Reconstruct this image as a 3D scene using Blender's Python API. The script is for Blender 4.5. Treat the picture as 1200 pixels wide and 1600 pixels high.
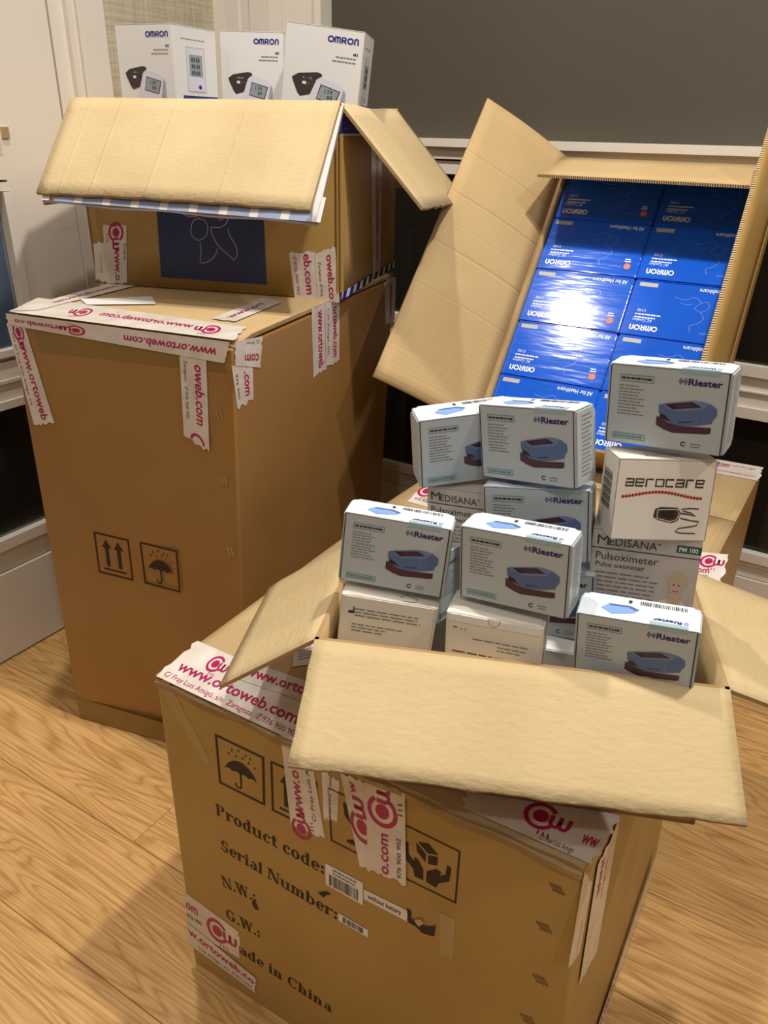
import bpy, bmesh, math, random
from mathutils import Vector as V, Matrix, Euler
random.seed(7)
for o in list(bpy.data.objects): bpy.data.objects.remove(o)
SC = bpy.context.scene
COL = SC.collection
R = math.radians

# ------------------------------------------------------------ camera
F, PITCH, ROLL = 1220.0, R(26.1), R(-1.2)
cp, sp, cr, sr = math.cos(PITCH), math.sin(PITCH), math.cos(ROLL), math.sin(ROLL)
FW = V((0, cp, -sp)); DN = V((0, -sp, -cp)); RT = V((1, 0, 0))
CX = RT * cr + DN * sr; CY = -RT * sr + DN * cr
CAM = V((0, 0, 1.0))
cd = bpy.data.cameras.new('camera'); cam = bpy.data.objects.new('camera', cd); COL.objects.link(cam)
cd.sensor_fit = 'VERTICAL'; cd.sensor_height = 36.0; cd.lens = F * 36.0 / 1600.0
m = Matrix.Identity(4)
for i in range(3):
    m[i][0] = CX[i]; m[i][1] = -CY[i]; m[i][2] = -FW[i]; m[i][3] = CAM[i]
cam.matrix_world = m
cd.clip_start = 0.02
SC.camera = cam

# ------------------------------------------------------------ world, lamps, exposure
w = bpy.data.worlds.new('world'); SC.world = w; w.use_nodes = True
bg = w.node_tree.nodes['Background']; bg.inputs[0].default_value = (1.0, 0.90, 0.78, 1); bg.inputs[1].default_value = 0.17
SC.view_settings.view_transform = 'Standard'; SC.view_settings.look = 'None'
SC.view_settings.gamma = 1; SC.view_settings.use_curve_mapping = False
SC.view_settings.exposure = 0.0
LAMPS = [(-0.35, 1.10, 58), (0.46, 0.70, 86), (-0.24, -0.50, 17), (0.56, -1.00, 24), (1.25, 0.10, 42), (-1.04, 0.0, 16)]
for i, (x, y, e) in enumerate(LAMPS):
    ld = bpy.data.lights.new('ceiling_spot', 'SPOT'); ld.energy = e; ld.color = (1.0, 0.94, 0.86)
    ld.shadow_soft_size = 0.035; ld.spot_size = R(130); ld.spot_blend = 0.6
    lo = bpy.data.objects.new('ceiling_spot', ld); COL.objects.link(lo); lo.location = (x, y, 2.4)

# ------------------------------------------------------------ materials
def mat(name, col, rough=0.6, spec=0.4, metal=0.0, fn=None, coat=0.0):
    m = bpy.data.materials.new(name); m.use_nodes = True
    nt = m.node_tree; b = nt.nodes['Principled BSDF']
    b.inputs['Base Color'].default_value = (*col, 1); b.inputs['Roughness'].default_value = rough
    b.inputs['Specular IOR Level'].default_value = spec; b.inputs['Metallic'].default_value = metal
    b.inputs['Coat Weight'].default_value = coat; b.inputs['Coat Roughness'].default_value = 0.08
    if fn: fn(nt, b)
    return m
def N(nt, t, **k):
    n = nt.nodes.new(t)
    for a, v in k.items():
        if a in n.inputs: n.inputs[a].default_value = v
        else: setattr(n, a, v)
    return n
def mixcol(nt, b, base, var, scale=(1, 1, 1), nscale=8.0, coord='Object', fac=(0.35, 0.65), detail=5):
    tc = N(nt, 'ShaderNodeTexCoord'); mp = N(nt, 'ShaderNodeMapping'); mp.inputs['Scale'].default_value = scale
    no = N(nt, 'ShaderNodeTexNoise'); no.inputs['Scale'].default_value = nscale; no.inputs['Detail'].default_value = detail
    rp = N(nt, 'ShaderNodeValToRGB'); rp.color_ramp.elements[0].position = fac[0]; rp.color_ramp.elements[1].position = fac[1]
    rp.color_ramp.elements[0].color = (*base, 1); rp.color_ramp.elements[1].color = (*var, 1)
    L = nt.links.new
    L(tc.outputs[coord], mp.inputs[0]); L(mp.outputs[0], no.inputs['Vector']); L(no.outputs['Fac'], rp.inputs[0]); L(rp.outputs[0], b.inputs['Base Color'])
    return mp, no, rp
def bump(nt, b, src, strength, dist):
    bp = N(nt, 'ShaderNodeBump'); bp.inputs['Strength'].default_value = strength; bp.inputs['Distance'].default_value = dist
    nt.links.new(src, bp.inputs['Height']); nt.links.new(bp.outputs[0], b.inputs['Normal']); return bp
def kraft(base, var, flute=0.25, mott=0.0):
    def fn(nt, b):
        mixcol(nt, b, base, var, (1, 1, 1), 6.0)
        L = nt.links.new
        uv = N(nt, 'ShaderNodeTexCoord'); wv = N(nt, 'ShaderNodeTexWave'); wv.inputs['Scale'].default_value = 34.0
        wv.inputs['Distortion'].default_value = 1.2; wv.inputs['Detail'].default_value = 1
        L(uv.outputs['UV'], wv.inputs['Vector'])
        n2 = N(nt, 'ShaderNodeTexNoise'); n2.inputs['Scale'].default_value = 110.0; n2.inputs['Detail'].default_value = 3
        mp = N(nt, 'ShaderNodeMapping'); mp.inputs['Scale'].default_value = (0.8, 1.5, 1); L(uv.outputs['UV'], mp.inputs[0]); L(mp.outputs[0], n2.inputs['Vector'])
        mx = N(nt, 'ShaderNodeMath', operation='MULTIPLY'); mx.inputs[1].default_value = flute; L(wv.outputs['Fac'], mx.inputs[0])
        m2 = N(nt, 'ShaderNodeMath', operation='MULTIPLY_ADD'); m2.inputs[1].default_value = mott; L(n2.outputs['Fac'], m2.inputs[0]); L(mx.outputs[0], m2.inputs[2])
        bump(nt, b, m2.outputs[0], 0.6, 0.0016)
    return fn
M = {}
M['kraft_out'] = mat('kraft_outer', (0.42, 0.22, 0.065), 0.42, 0.4, fn=kraft((0.455, 0.285, 0.088), (0.41, 0.25, 0.072), 0.0, 0.05))
M['kraft_tall'] = mat('kraft_reddish', (0.37, 0.2, 0.06), 0.45, 0.4, fn=kraft((0.37, 0.200, 0.060), (0.34, 0.175, 0.050), 0.0, 0.05))
M['kraft_tape'] = mat('brown_tape', (0.30, 0.165, 0.035), 0.22, 0.5, fn=kraft((0.26, 0.155, 0.036), (0.23, 0.135, 0.03), 0.0, 0.05))
M['kraft_in'] = mat('kraft_inner', (0.62, 0.44, 0.22), 0.75, 0.25, fn=kraft((0.62, 0.475, 0.265), (0.54, 0.405, 0.215), 0.12, 0.9))
M['kraft_smooth'] = mat('kraft_smooth', (0.56, 0.36, 0.17), 0.7, 0.25, fn=kraft((0.54, 0.385, 0.195), (0.49, 0.34, 0.165), 0.16, 0.15))
def edge_fn(nt, b, dark=(0.20, 0.115, 0.05, 1)):
    L = nt.links.new
    uv = N(nt, 'ShaderNodeTexCoord'); wv = N(nt, 'ShaderNodeTexWave'); wv.inputs['Scale'].default_value = 78.0
    wv.inputs['Distortion'].default_value = 0.6
    rp = N(nt, 'ShaderNodeValToRGB'); rp.color_ramp.elements[0].position = 0.2; rp.color_ramp.elements[1].position = 0.5
    rp.color_ramp.elements[0].color = dark; rp.color_ramp.elements[1].color = (0.60, 0.42, 0.22, 1)
    L(uv.outputs['UV'], wv.inputs['Vector']); L(wv.outputs['Fac'], rp.inputs[0]); L(rp.outputs[0], b.inputs['Base Color'])
M['edge'] = mat('cut_cardboard_edge', (0.4, 0.26, 0.12), 0.8, 0.2, fn=kraft((0.46, 0.31, 0.15), (0.30, 0.19, 0.085), 0.0, 0.3))
M['edge_open'] = mat('corrugated_edge', (0.4, 0.26, 0.12), 0.8, 0.2, fn=lambda nt, b: edge_fn(nt, b, (0.03, 0.015, 0.006, 1)))
M['white'] = mat('white_paper', (0.80, 0.79, 0.78), 0.38, 0.45)
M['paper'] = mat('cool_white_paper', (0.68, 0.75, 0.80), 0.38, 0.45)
M['paper_front'] = mat('grey_body_paper', (0.47, 0.51, 0.53), 0.35, 0.45)  # box bodies, a darker tone than the lid paper
M['cream'] = mat('cream_paper', (0.80, 0.74, 0.65), 0.45, 0.4)
M['taupe'] = mat('taupe_paper', (0.60, 0.53, 0.47), 0.4, 0.4)
def tape_fn(nt, b):
    mixcol(nt, b, (0.78, 0.72, 0.66), (0.66, 0.58, 0.50), (1, 1, 1), 25.0)
    n = N(nt, 'ShaderNodeTexNoise'); n.inputs['Scale'].default_value = 60.0; tc = N(nt, 'ShaderNodeTexCoord'); nt.links.new(tc.outputs['Object'], n.inputs['Vector'])
    bump(nt, b, n.outputs['Fac'], 0.5, 0.0012)
M['tape'] = mat('white_tape', (0.75, 0.7, 0.66), 0.22, 0.5, fn=tape_fn)
M['magenta'] = mat('magenta_ink', (0.42, 0.012, 0.10), 0.3)
M['black'] = mat('black_ink', (0.022, 0.012, 0.010), 0.55)
M['ink'] = mat('dark_ink', (0.05, 0.035, 0.03), 0.5)
M['greytext'] = mat('grey_ink', (0.22, 0.20, 0.19), 0.5)
M['navy'] = mat('navy_ink', (0.035, 0.02, 0.13), 0.4)
M['brand_blue'] = mat('royal_blue_ink', (0.02, 0.035, 0.26), 0.35)
M['panel_blue'] = mat('dark_blue_print', (0.022, 0.034, 0.11), 0.4)
M['teal'] = mat('teal_ink', (0.10, 0.26, 0.27), 0.4)
M['pale_teal'] = mat('pale_teal_ink', (0.33, 0.47, 0.50), 0.4)
M['dev_blue'] = mat('slate_blue_print', (0.095, 0.15, 0.30), 0.35)
M['dev_light'] = mat('light_blue_print', (0.22, 0.38, 0.75), 0.35)
M['dev_mid'] = mat('mid_blue_print', (0.15, 0.21, 0.40), 0.35)
M['dev_red'] = mat('maroon_print', (0.075, 0.03, 0.05), 0.35)
M['screen'] = mat('dark_screen_print', (0.035, 0.018, 0.022), 0.3)
M['lcd'] = mat('grey_lcd_print', (0.30, 0.36, 0.38), 0.3)
M['monitor'] = mat('pale_monitor_print', (0.72, 0.70, 0.82), 0.3)
M['monitor_shade'] = mat('monitor_side_print', (0.40, 0.38, 0.46), 0.3)
M['red'] = mat('red_ink', (0.42, 0.015, 0.02), 0.4)
M['orange'] = mat('orange_ink', (0.75, 0.16, 0.05), 0.4)
M['green'] = mat('green_ink', (0.02, 0.10, 0.045), 0.4)
M['white_ink'] = mat('white_ink', (0.80, 0.82, 0.86), 0.3)
M['line_grey'] = mat('pale_line_ink', (0.42, 0.40, 0.38), 0.4)
M['skin'] = mat('portrait_skin', (0.70, 0.46, 0.34), 0.4)
M['hair'] = mat('portrait_hair', (0.62, 0.50, 0.30), 0.4)
M['blouse'] = mat('portrait_blouse', (0.78, 0.72, 0.72), 0.4)
def blue_fn(nt, b):
    mixcol(nt, b, (0.003, 0.115, 0.72), (0.003, 0.085, 0.60), (1, 1, 1), 4.0)
    n = N(nt, 'ShaderNodeTexNoise'); n.inputs['Scale'].default_value = 22.0; tc = N(nt, 'ShaderNodeTexCoord'); mp = N(nt, 'ShaderNodeMapping'); mp.inputs['Scale'].default_value = (0.5, 1, 2.5)
    nt.links.new(tc.outputs['Object'], mp.inputs[0]); nt.links.new(mp.outputs[0], n.inputs['Vector'])
    bump(nt, b, n.outputs['Fac'], 0.35, 0.002)
M['blue_box'] = mat('glossy_blue_carton', (0.01, 0.08, 0.6), 0.10, 0.6, fn=blue_fn, coat=0.6)
M['line_blue'] = mat('pale_blue_line_ink', (0.10, 0.22, 0.75), 0.3)
M['wire'] = mat('steel_staple', (0.6, 0.5, 0.38), 0.35, 0.5, 0.9)
M['clear'] = mat('clear_film_edge', (0.55, 0.58, 0.66), 0.15, 0.6)
M['film_blue'] = mat('film_blue_band', (0.27, 0.31, 0.44), 0.18, 0.6)
M['film_white'] = mat('film_white_band', (0.62, 0.58, 0.56), 0.2, 0.6)
M['blue_tape'] = mat('blue_printed_tape', (0.02, 0.03, 0.34), 0.2, 0.5)
M['paint'] = mat('painted_joinery', (0.74, 0.68, 0.60), 0.35, 0.4)
M['seam'] = mat('dark_joint_gap', (0.10, 0.08, 0.06), 0.8)  # dark base sheet that shows in the plank joints
def wallpaper(nt, b):
    mp, no, rp = mixcol(nt, b, (0.50, 0.43, 0.30), (0.36, 0.31, 0.21), (1, 1, 1), 30.0, fac=(0.3, 0.7))
    w1 = N(nt, 'ShaderNodeTexNoise'); w1.inputs['Scale'].default_value = 220; tc = N(nt, 'ShaderNodeTexCoord'); m1 = N(nt, 'ShaderNodeMapping'); m1.inputs['Scale'].default_value = (1, 1, 0.04)
    nt.links.new(tc.outputs['Object'], m1.inputs[0]); nt.links.new(m1.outputs[0], w1.inputs['Vector'])
    w2 = N(nt, 'ShaderNodeTexNoise'); w2.inputs['Scale'].default_value = 220; m2 = N(nt, 'ShaderNodeMapping'); m2.inputs['Scale'].default_value = (0.04, 0.04, 1)
    nt.links.new(tc.outputs['Object'], m2.inputs[0]); nt.links.new(m2.outputs[0], w2.inputs['Vector'])
    ad = N(nt, 'ShaderNodeMath', operation='ADD'); nt.links.new(w1.outputs['Fac'], ad.inputs[0]); nt.links.new(w2.outputs['Fac'], ad.inputs[1])
    r2 = N(nt, 'ShaderNodeValToRGB'); r2.color_ramp.elements[0].position = 0.4; r2.color_ramp.elements[1].position = 0.62
    dv = N(nt, 'ShaderNodeMath', operation='MULTIPLY'); dv.inputs[1].default_value = 0.5; nt.links.new(ad.outputs[0], dv.inputs[0]); nt.links.new(dv.outputs[0], r2.inputs[0])
    r2.color_ramp.elements[0].color = (0.44, 0.38, 0.26, 1); r2.color_ramp.elements[1].color = (0.58, 0.51, 0.38, 1)
    nt.links.new(r2.outputs[0], b.inputs['Base Color']); bump(nt, b, ad.outputs[0], 0.5, 0.001)
M['wallpaper'] = mat('woven_wallpaper', (0.5, 0.45, 0.33), 0.8, 0.2, fn=wallpaper)
M['wall_dark'] = mat('dark_taupe_wall', (0.13, 0.112, 0.085), 0.55, 0.35, fn=lambda nt, b: mixcol(nt, b, (0.088, 0.076, 0.057), (0.074, 0.064, 0.047), (1, 1, 1), 1.3))
M['pane'] = mat('dark_window_glass', (0.012, 0.010, 0.009), 0.06, 0.5)
def night(nt, b):
    mp, no, rp = mixcol(nt, b, (0.006, 0.006, 0.007), (0.045, 0.035, 0.008), (1, 1, 2), 4.5, fac=(0.5, 0.75), detail=1)
M['night'] = mat('view_behind_lower_glass', (0.01, 0.01, 0.01), 0.7, fn=night)
def reflection_fn(nt, b):  # blurred blue reflection of the upper pane, painted into the backing colour
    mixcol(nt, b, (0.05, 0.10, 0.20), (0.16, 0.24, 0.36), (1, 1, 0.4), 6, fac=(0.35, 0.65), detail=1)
M['blue_reflection'] = mat('painted_blue_reflection', (0.1, 0.16, 0.27), 0.6, fn=reflection_fn)
def glass_fn(nt, b): b.inputs['Transmission Weight'].default_value = 1.0; b.inputs['IOR'].default_value = 1.25
M['glass'] = mat('clear_glass', (0.9, 0.92, 0.92), 0.03, fn=glass_fn)
def wood(nt, b):
    L = nt.links.new
    tc = N(nt, 'ShaderNodeTexCoord'); oi = N(nt, 'ShaderNodeObjectInfo')
    add = N(nt, 'ShaderNodeVectorMath', operation='MULTIPLY_ADD')
    cb = N(nt, 'ShaderNodeCombineXYZ'); 
    mr = N(nt, 'ShaderNodeMath', operation='MULTIPLY'); mr.inputs[1].default_value = 37.0; L(oi.outputs['Random'], mr.inputs[0])
    L(mr.outputs[0], cb.inputs[0]); L(mr.outputs[0], cb.inputs[1]); L(mr.outputs[0], cb.inputs[2])
    add.inputs[1].default_value = (1, 1, 1); L(tc.outputs['Object'], add.inputs[0]); L(cb.outputs[0], add.inputs[2])
    mp = N(nt, 'ShaderNodeMapping'); mp.inputs['Scale'].default_value = (1.1, 8.5, 1); L(add.outputs[0], mp.inputs[0])
    no = N(nt, 'ShaderNodeTexNoise'); no.inputs['Scale'].default_value = 1.5; no.inputs['Detail'].default_value = 2; no.inputs['Distortion'].default_value = 0.4; L(mp.outputs[0], no.inputs['Vector'])
    # rings: fraction of (noise * n)
    mu = N(nt, 'ShaderNodeMath', operation='MULTIPLY'); mu.inputs[1].default_value = 120.0; L(no.outputs['Fac'], mu.inputs[0])
    sn = N(nt, 'ShaderNodeMath', operation='SINE'); L(mu.outputs[0], sn.inputs[0])
    m3 = N(nt, 'ShaderNodeMapping'); m3.inputs['Scale'].default_value = (6, 320, 1); L(add.outputs[0], m3.inputs[0])
    n3 = N(nt, 'ShaderNodeTexNoise'); n3.inputs['Scale'].default_value = 1.0; n3.inputs['Detail'].default_value = 4; L(m3.outputs[0], n3.inputs['Vector'])
    r1 = N(nt, 'ShaderNodeValToRGB'); r1.color_ramp.elements[0].position = 0.0; r1.color_ramp.elements[1].position = 1.0
    mrng = N(nt, 'ShaderNodeMapRange'); mrng.inputs['From Min'].default_value = -1; L(sn.outputs[0], mrng.inputs[0]); L(mrng.outputs[0], r1.inputs[0])
    r1.color_ramp.elements[0].color = (0.50, 0.275, 0.095, 1); r1.color_ramp.elements[1].color = (0.655, 0.40, 0.165, 1)
    e = r1.color_ramp.elements.new(0.25); e.color = (0.60, 0.355, 0.138, 1)
    r3 = N(nt, 'ShaderNodeValToRGB'); r3.color_ramp.elements[0].position = 0.33; r3.color_ramp.elements[1].position = 0.62
    r3.color_ramp.elements[0].color = (0.80, 0.76, 0.70, 1); r3.color_ramp.elements[1].color = (1.12, 1.1, 1.05, 1); L(n3.outputs['Fac'], r3.inputs[0])
    mx = N(nt, 'ShaderNodeMix', data_type='RGBA', blend_type='MULTIPLY'); mx.inputs[0].default_value = 1.0
    L(r1.outputs[0], mx.inputs[6]); L(r3.outputs[0], mx.inputs[7])
    hv = N(nt, 'ShaderNodeHueSaturation'); vr = N(nt, 'ShaderNodeMapRange'); vr.inputs['To Min'].default_value = 0.80; vr.inputs['To Max'].default_value = 1.15; L(oi.outputs['Random'], vr.inputs[0]); L(vr.outputs[0], hv.inputs['Value'])
    L(mx.outputs[2], hv.inputs['Color']); L(hv.outputs[0], b.inputs['Base Color'])
    bump(nt, b, n3.outputs['Fac'], 0.25, 0.001)
M['oak'] = mat('oak_plank', (0.5, 0.3, 0.12), 0.34, 0.4, fn=wood)

# ------------------------------------------------------------ object helpers
def tag(o, label=None, cat=None, group=None, kind=None):
    if label: o['label'] = label
    if cat: o['category'] = cat
    if group: o['group'] = group
    if kind: o['kind'] = kind
    return o
def thing(name, label, cat, loc=(0, 0, 0), rot=None, group=None):
    o = bpy.data.objects.new(name, None); COL.objects.link(o); o.empty_display_size = 0.03
    o.location = loc
    if rot: o.rotation_mode = 'YXZ'; o.rotation_euler = rot
    return tag(o, label, cat, group)
def link(name, bm, mats, parent=None, origin=None, smooth=False, kind=None, label=None):
    me = bpy.data.meshes.new(name)
    if parent is not None and origin is None: origin = V((0, 0, 0))
    if origin is not None:
        bmesh.ops.translate(bm, verts=bm.verts, vec=-V(origin))
    bm.to_mesh(me); bm.free()
    for mm in (mats if isinstance(mats, (list, tuple)) else [mats]): me.materials.append(M[mm] if isinstance(mm, str) else mm)
    if smooth:
        for p in me.polygons: p.use_smooth = True
    o = bpy.data.objects.new(name, me); COL.objects.link(o)
    if parent is not None: o.parent = parent
    elif origin is not None: o.location = origin
    if kind: o['kind'] = kind
    if label: o['label'] = label
    return o
class W:
    """world-coordinate builder for a thing whose empty is unrotated"""
    def __init__(s, root): s.root = root; s.org = V(root.location)
    def add(s, name, bm, mats, parent=None, **k): return link(name, bm, mats, parent or s.root, origin=s.org, **k)
def copy_tree(o, parent=None):
    c = o.copy(); COL.objects.link(c); c.parent = parent
    for ch in list(o.children): copy_tree(ch, c)
    return c
def ray(u, v): return CX * ((u - 600) / F) + CY * ((v - 800) / F) + FW
def proj(P):
    q = V(P) - CAM; return (600 + F * q.dot(CX) / q.dot(FW), 800 + F * q.dot(CY) / q.dot(FW))
def on_plane(u, v, n, p):
    d = ray(u, v); return CAM + d * (n.dot(p - CAM) / n.dot(d))

def slab(P, thick, nx=1, ny=1, warp=None, bevel=False, nrm=None):
    """P: 4 corners (hinge start, hinge end, outer end, outer start); faces: mat 0 = top side, 1 = bottom side, 2 = edges"""
    bm = bmesh.new(); uvl = bm.loops.layers.uv.new('UVMap')
    a, b, c, d = [V(p) for p in P]
    n = nrm or (b - a).cross(d - a).normalized()
    xs = nx if isinstance(nx, list) else [i / nx for i in range(nx + 1)]
    ys = ny if isinstance(ny, list) else [i / ny for i in range(ny + 1)]
    lw = (b - a).length; lh = (d - a).length
    def pt(u, v): return (a * (1 - u) + b * u) * (1 - v) + (d * (1 - u) + c * u) * v
    T = []; B = []
    for v in ys:
        rt = []; rb = []
        for u in xs:
            p = pt(u, v); o_ = warp(u, v) if warp else 0.0
            if isinstance(o_, tuple): p = p + (b - a).normalized() * o_[1] + (d - a).normalized() * o_[2]; o_ = o_[0]
            rt.append(bm.verts.new(p + n * o_)); rb.append(bm.verts.new(p + n * (o_ - thick)))
        T.append(rt); B.append(rb)
    def face(vs, mi, uvs):
        f = bm.faces.new(vs); f.material_index = mi
        for l, q in zip(f.loops, uvs): l[uvl].uv = q
        return f
    for j in range(len(ys) - 1):
        for i in range(len(xs) - 1):
            q = [(xs[i] * lw, ys[j] * lh), (xs[i + 1] * lw, ys[j] * lh), (xs[i + 1] * lw, ys[j + 1] * lh), (xs[i] * lw, ys[j + 1] * lh)]
            face([T[j][i], T[j][i + 1], T[j + 1][i + 1], T[j + 1][i]], 0, q).smooth = True
            face([B[j][i], B[j + 1][i], B[j + 1][i + 1], B[j][i + 1]], 1, [q[0], q[3], q[2], q[1]]).smooth = True
    def strip(tt, bb, L):
        n_ = len(tt) - 1
        for i in range(n_):
            face([tt[i + 1], tt[i], bb[i], bb[i + 1]], 2, [((i + 1) / n_ * L, thick), (i / n_ * L, thick), (i / n_ * L, 0), ((i + 1) / n_ * L, 0)])
    strip(T[0], B[0], lw); strip(T[-1][::-1], B[-1][::-1], lw)
    strip([r[0] for r in T][::-1], [r[0] for r in B][::-1], lh); strip([r[-1] for r in T], [r[-1] for r in B], lh)
    return bm
def hexa(c, bev=0.0, seg=2):
    """c: 8 corners: bottom FL FR BR BL, top FL FR BR BL"""
    bm = bmesh.new(); uvl = bm.loops.layers.uv.new('UVMap')
    v = [bm.verts.new(V(p)) for p in c]
    for q in ((3, 2, 1, 0), (4, 5, 6, 7), (0, 1, 5, 4), (1, 2, 6, 5), (2, 3, 7, 6), (3, 0, 4, 7)):
        f = bm.faces.new([v[i] for i in q])
        e = (f.loops[1].vert.co - f.loops[0].vert.co).length; h = (f.loops[2].vert.co - f.loops[1].vert.co).length
        for l, (x, y) in zip(f.loops, ((0, 0), (e, 0), (e, h), (0, h))): l[uvl].uv = (x, y)
    if bev > 0:
        r = bmesh.ops.bevel(bm, geom=list(bm.edges), offset=bev, segments=seg, affect='EDGES', profile=0.6)
        for f in r['faces']: f.smooth = True
    return bm
def bx(bm, x0, x1, y0, y1, z0, z1, f=None, mi=0):
    f = f or (lambda a, b, c: V((a, b, c)))
    v = [bm.verts.new(f(x, y, z)) for z in (z0, z1) for x, y in ((x0, y0), (x1, y0), (x1, y1), (x0, y1))]
    for q in ((3, 2, 1, 0), (4, 5, 6, 7), (0, 1, 5, 4), (1, 2, 6, 5), (2, 3, 7, 6), (3, 0, 4, 7)):
        bm.faces.new([v[i] for i in q]).material_index = mi
    return bm

# ------------------------------------------------------------ flat print: faces and ink
class Face:
    """a quad in space, TL TR BR BL, measured in metres (w, h)"""
    def __init__(s, TL, TR, BR, BL, w=None, h=None, n=None):
        s.q = [V(p) for p in (TL, TR, BR, BL)]
        s.w = w or ((s.q[1] - s.q[0]).length + (s.q[2] - s.q[3]).length) / 2
        s.h = h or ((s.q[3] - s.q[0]).length + (s.q[2] - s.q[1]).length) / 2
        s.n = n or (s.q[3] - s.q[0]).cross(s.q[1] - s.q[0]).normalized()
    def __call__(s, x, y, off=0.0):
        u = x / s.w; v = y / s.h
        return (s.q[0] * (1 - u) + s.q[1] * u) * (1 - v) + (s.q[3] * (1 - u) + s.q[2] * u) * v + s.n * off
    def px(s, u, v): return on_plane(u, v, s.n, s.q[0])
    def sub(s, pts, w=None, h=None):
        """pts: 4 picture points on this face's plane"""
        return Face(*[s.px(*p) for p in pts], w=w, h=h, n=s.n)
_glyph = {}
def textmesh(t, bold=0.0):
    k = (t, bold)
    if k not in _glyph:
        c = bpy.data.curves.new('t', 'FONT'); c.body = t; c.resolution_u = 2; c.offset = bold; c.fill_mode = 'BOTH'
        o = bpy.data.objects.new('t', c); COL.objects.link(o)
        dg = bpy.context.evaluated_depsgraph_get(); me = bpy.data.meshes.new_from_object(o.evaluated_get(dg))
        vs = [(v.co.x, v.co.y) for v in me.vertices]; fs = [tuple(p.vertices) for p in me.polygons]
        bpy.data.objects.remove(o); bpy.data.curves.remove(c); bpy.data.meshes.remove(me)
        x0 = min(v[0] for v in vs); x1 = max(v[0] for v in vs)
        _glyph[k] = ([(x - x0, y) for x, y in vs], fs, x1 - x0)
    return _glyph[k]
class Ink:
    def __init__(s, face, off=0.0004): s.f = face; s.off = off; s.mats = []; s.P = []; s.T = lambda x, y: (x, y); s.sub = 0
    def mi(s, m):
        if m not in s.mats: s.mats.append(m)
        return s.mats.index(m)
    def poly(s, pts, m, lift=0.0):
        s.P.append(([s.f(*s.T(x, y), s.off + lift) for x, y in pts], [tuple(range(len(pts)))], s.mi(m)))
    def rect(s, x0, y0, x1, y1, m, lift=0.0): s.poly([(x0, y0), (x1, y0), (x1, y1), (x0, y1)], m, lift)
    def frame(s, x0, y0, x1, y1, t, m, lift=0.0):
        s.rect(x0, y0, x1, y0 + t, m, lift); s.rect(x0, y1 - t, x1, y1, m, lift); s.rect(x0, y0 + t, x0 + t, y1 - t, m, lift); s.rect(x1 - t, y0 + t, x1, y1 - t, m, lift)
    def disc(s, x, y, r, m, ry=None, n=16, lift=0.0): s.poly([(x + r * math.cos(a), y + (ry or r) * math.sin(a)) for a in [i * 2 * math.pi / n for i in range(n)]], m, lift)
    def stroke(s, pts, wd, m, closed=False, lift=0.0):
        n = len(pts); vs = []
        L = []
        for i in range(n):
            a = pts[(i - 1) % n] if (closed or i > 0) else pts[i]; b = pts[(i + 1) % n] if (closed or i < n - 1) else pts[i]
            dx, dy = b[0] - a[0], b[1] - a[1]; l = math.hypot(dx, dy) or 1
            L.append((-dy / l * wd / 2, dx / l * wd / 2))
        for (x, y), (nx, ny) in zip(pts, L): vs.append((x + nx, y + ny)); vs.append((x - nx, y - ny))
        fs = [(2 * i, 2 * ((i + 1) % n), 2 * ((i + 1) % n) + 1, 2 * i + 1) for i in range(n if closed else n - 1)]
        s.P.append(([s.f(*s.T(x, y), s.off + lift) for x, y in vs], fs, s.mi(m)))
    def arc(s, x, y, r, a0, a1, wd, m, ry=None, n=20, lift=0.0):
        s.stroke([(x + r * math.cos(R(a0 + (a1 - a0) * i / n)), y + (ry or r) * math.sin(R(a0 + (a1 - a0) * i / n))) for i in range(n + 1)], wd, m, lift=lift)
    def text(s, t, x, y, cap, m, width=None, bold=0.0, flip=False, lift=0.0, slant=0.0, align='L'):
        """baseline-left at (x, y), cap height in metres"""
        vs, fs, tw = textmesh(t, bold); sy = cap / 0.70; sx = (width / tw) if width else sy
        if align == 'R': x = x - tw * sx
        if align == 'C': x = x - tw * sx / 2
        q = []
        for a, b in vs:
            if flip: q.append((x + tw * sx - a * sx, y + b * sy))
            else: q.append((x + a * sx + slant * b * sy, y - b * sy))
        s.P.append(([s.f(*s.T(a, b), s.off + lift) for a, b in q], fs, s.mi(m)))
    def textline(s, t, p0, p1, cap, m, bold=0.0):
        """text along a baseline p0->p1 in face metres"""
        dx, dy = p1[0] - p0[0], p1[1] - p0[1]; L = math.hypot(dx, dy); c, s_ = dx / L, dy / L
        old = s.T; s.T = lambda x, y: (p0[0] + x * c - y * s_, p0[1] + x * s_ + y * c)
        s.text(t, 0, 0, cap, m, width=L, bold=bold); s.T = old
    def lines(s, x0, y0, x1, n, pitch, th, m, rag=0.35, seed=1):
        rd = random.Random(seed)
        for i in range(n):
            x = x0; e = x1 - (x1 - x0) * rag * rd.random()
            while x < e:
                wl = min(e - x, (x1 - x0) * rd.uniform(0.06, 0.2)); s.rect(x, y0 + i * pitch, x + wl, y0 + i * pitch + th, m); x += wl + (x1 - x0) * 0.025
    def bars(s, x0, y0, x1, y1, m, n=22, seed=2, lift=0.0):
        rd = random.Random(seed); x = x0; st = (x1 - x0) / n
        for i in range(n): s.rect(x, y0, x + st * rd.uniform(0.25, 0.75), y1, m, lift); x += st
    def bm(s, local=None):
        bm = bmesh.new(); bm.loops.layers.uv.new('UVMap')
        for pts, fs, mi in s.P:
            vs = [bm.verts.new(p) for p in pts]
            for f in fs:
                try:
                    fc = bm.faces.new([vs[i] for i in f]); fc.material_index = mi
                    fc.normal_update()
                    if fc.normal.dot(s.f.n) < 0: fc.normal_flip()
                except ValueError: pass
        return bm
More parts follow.
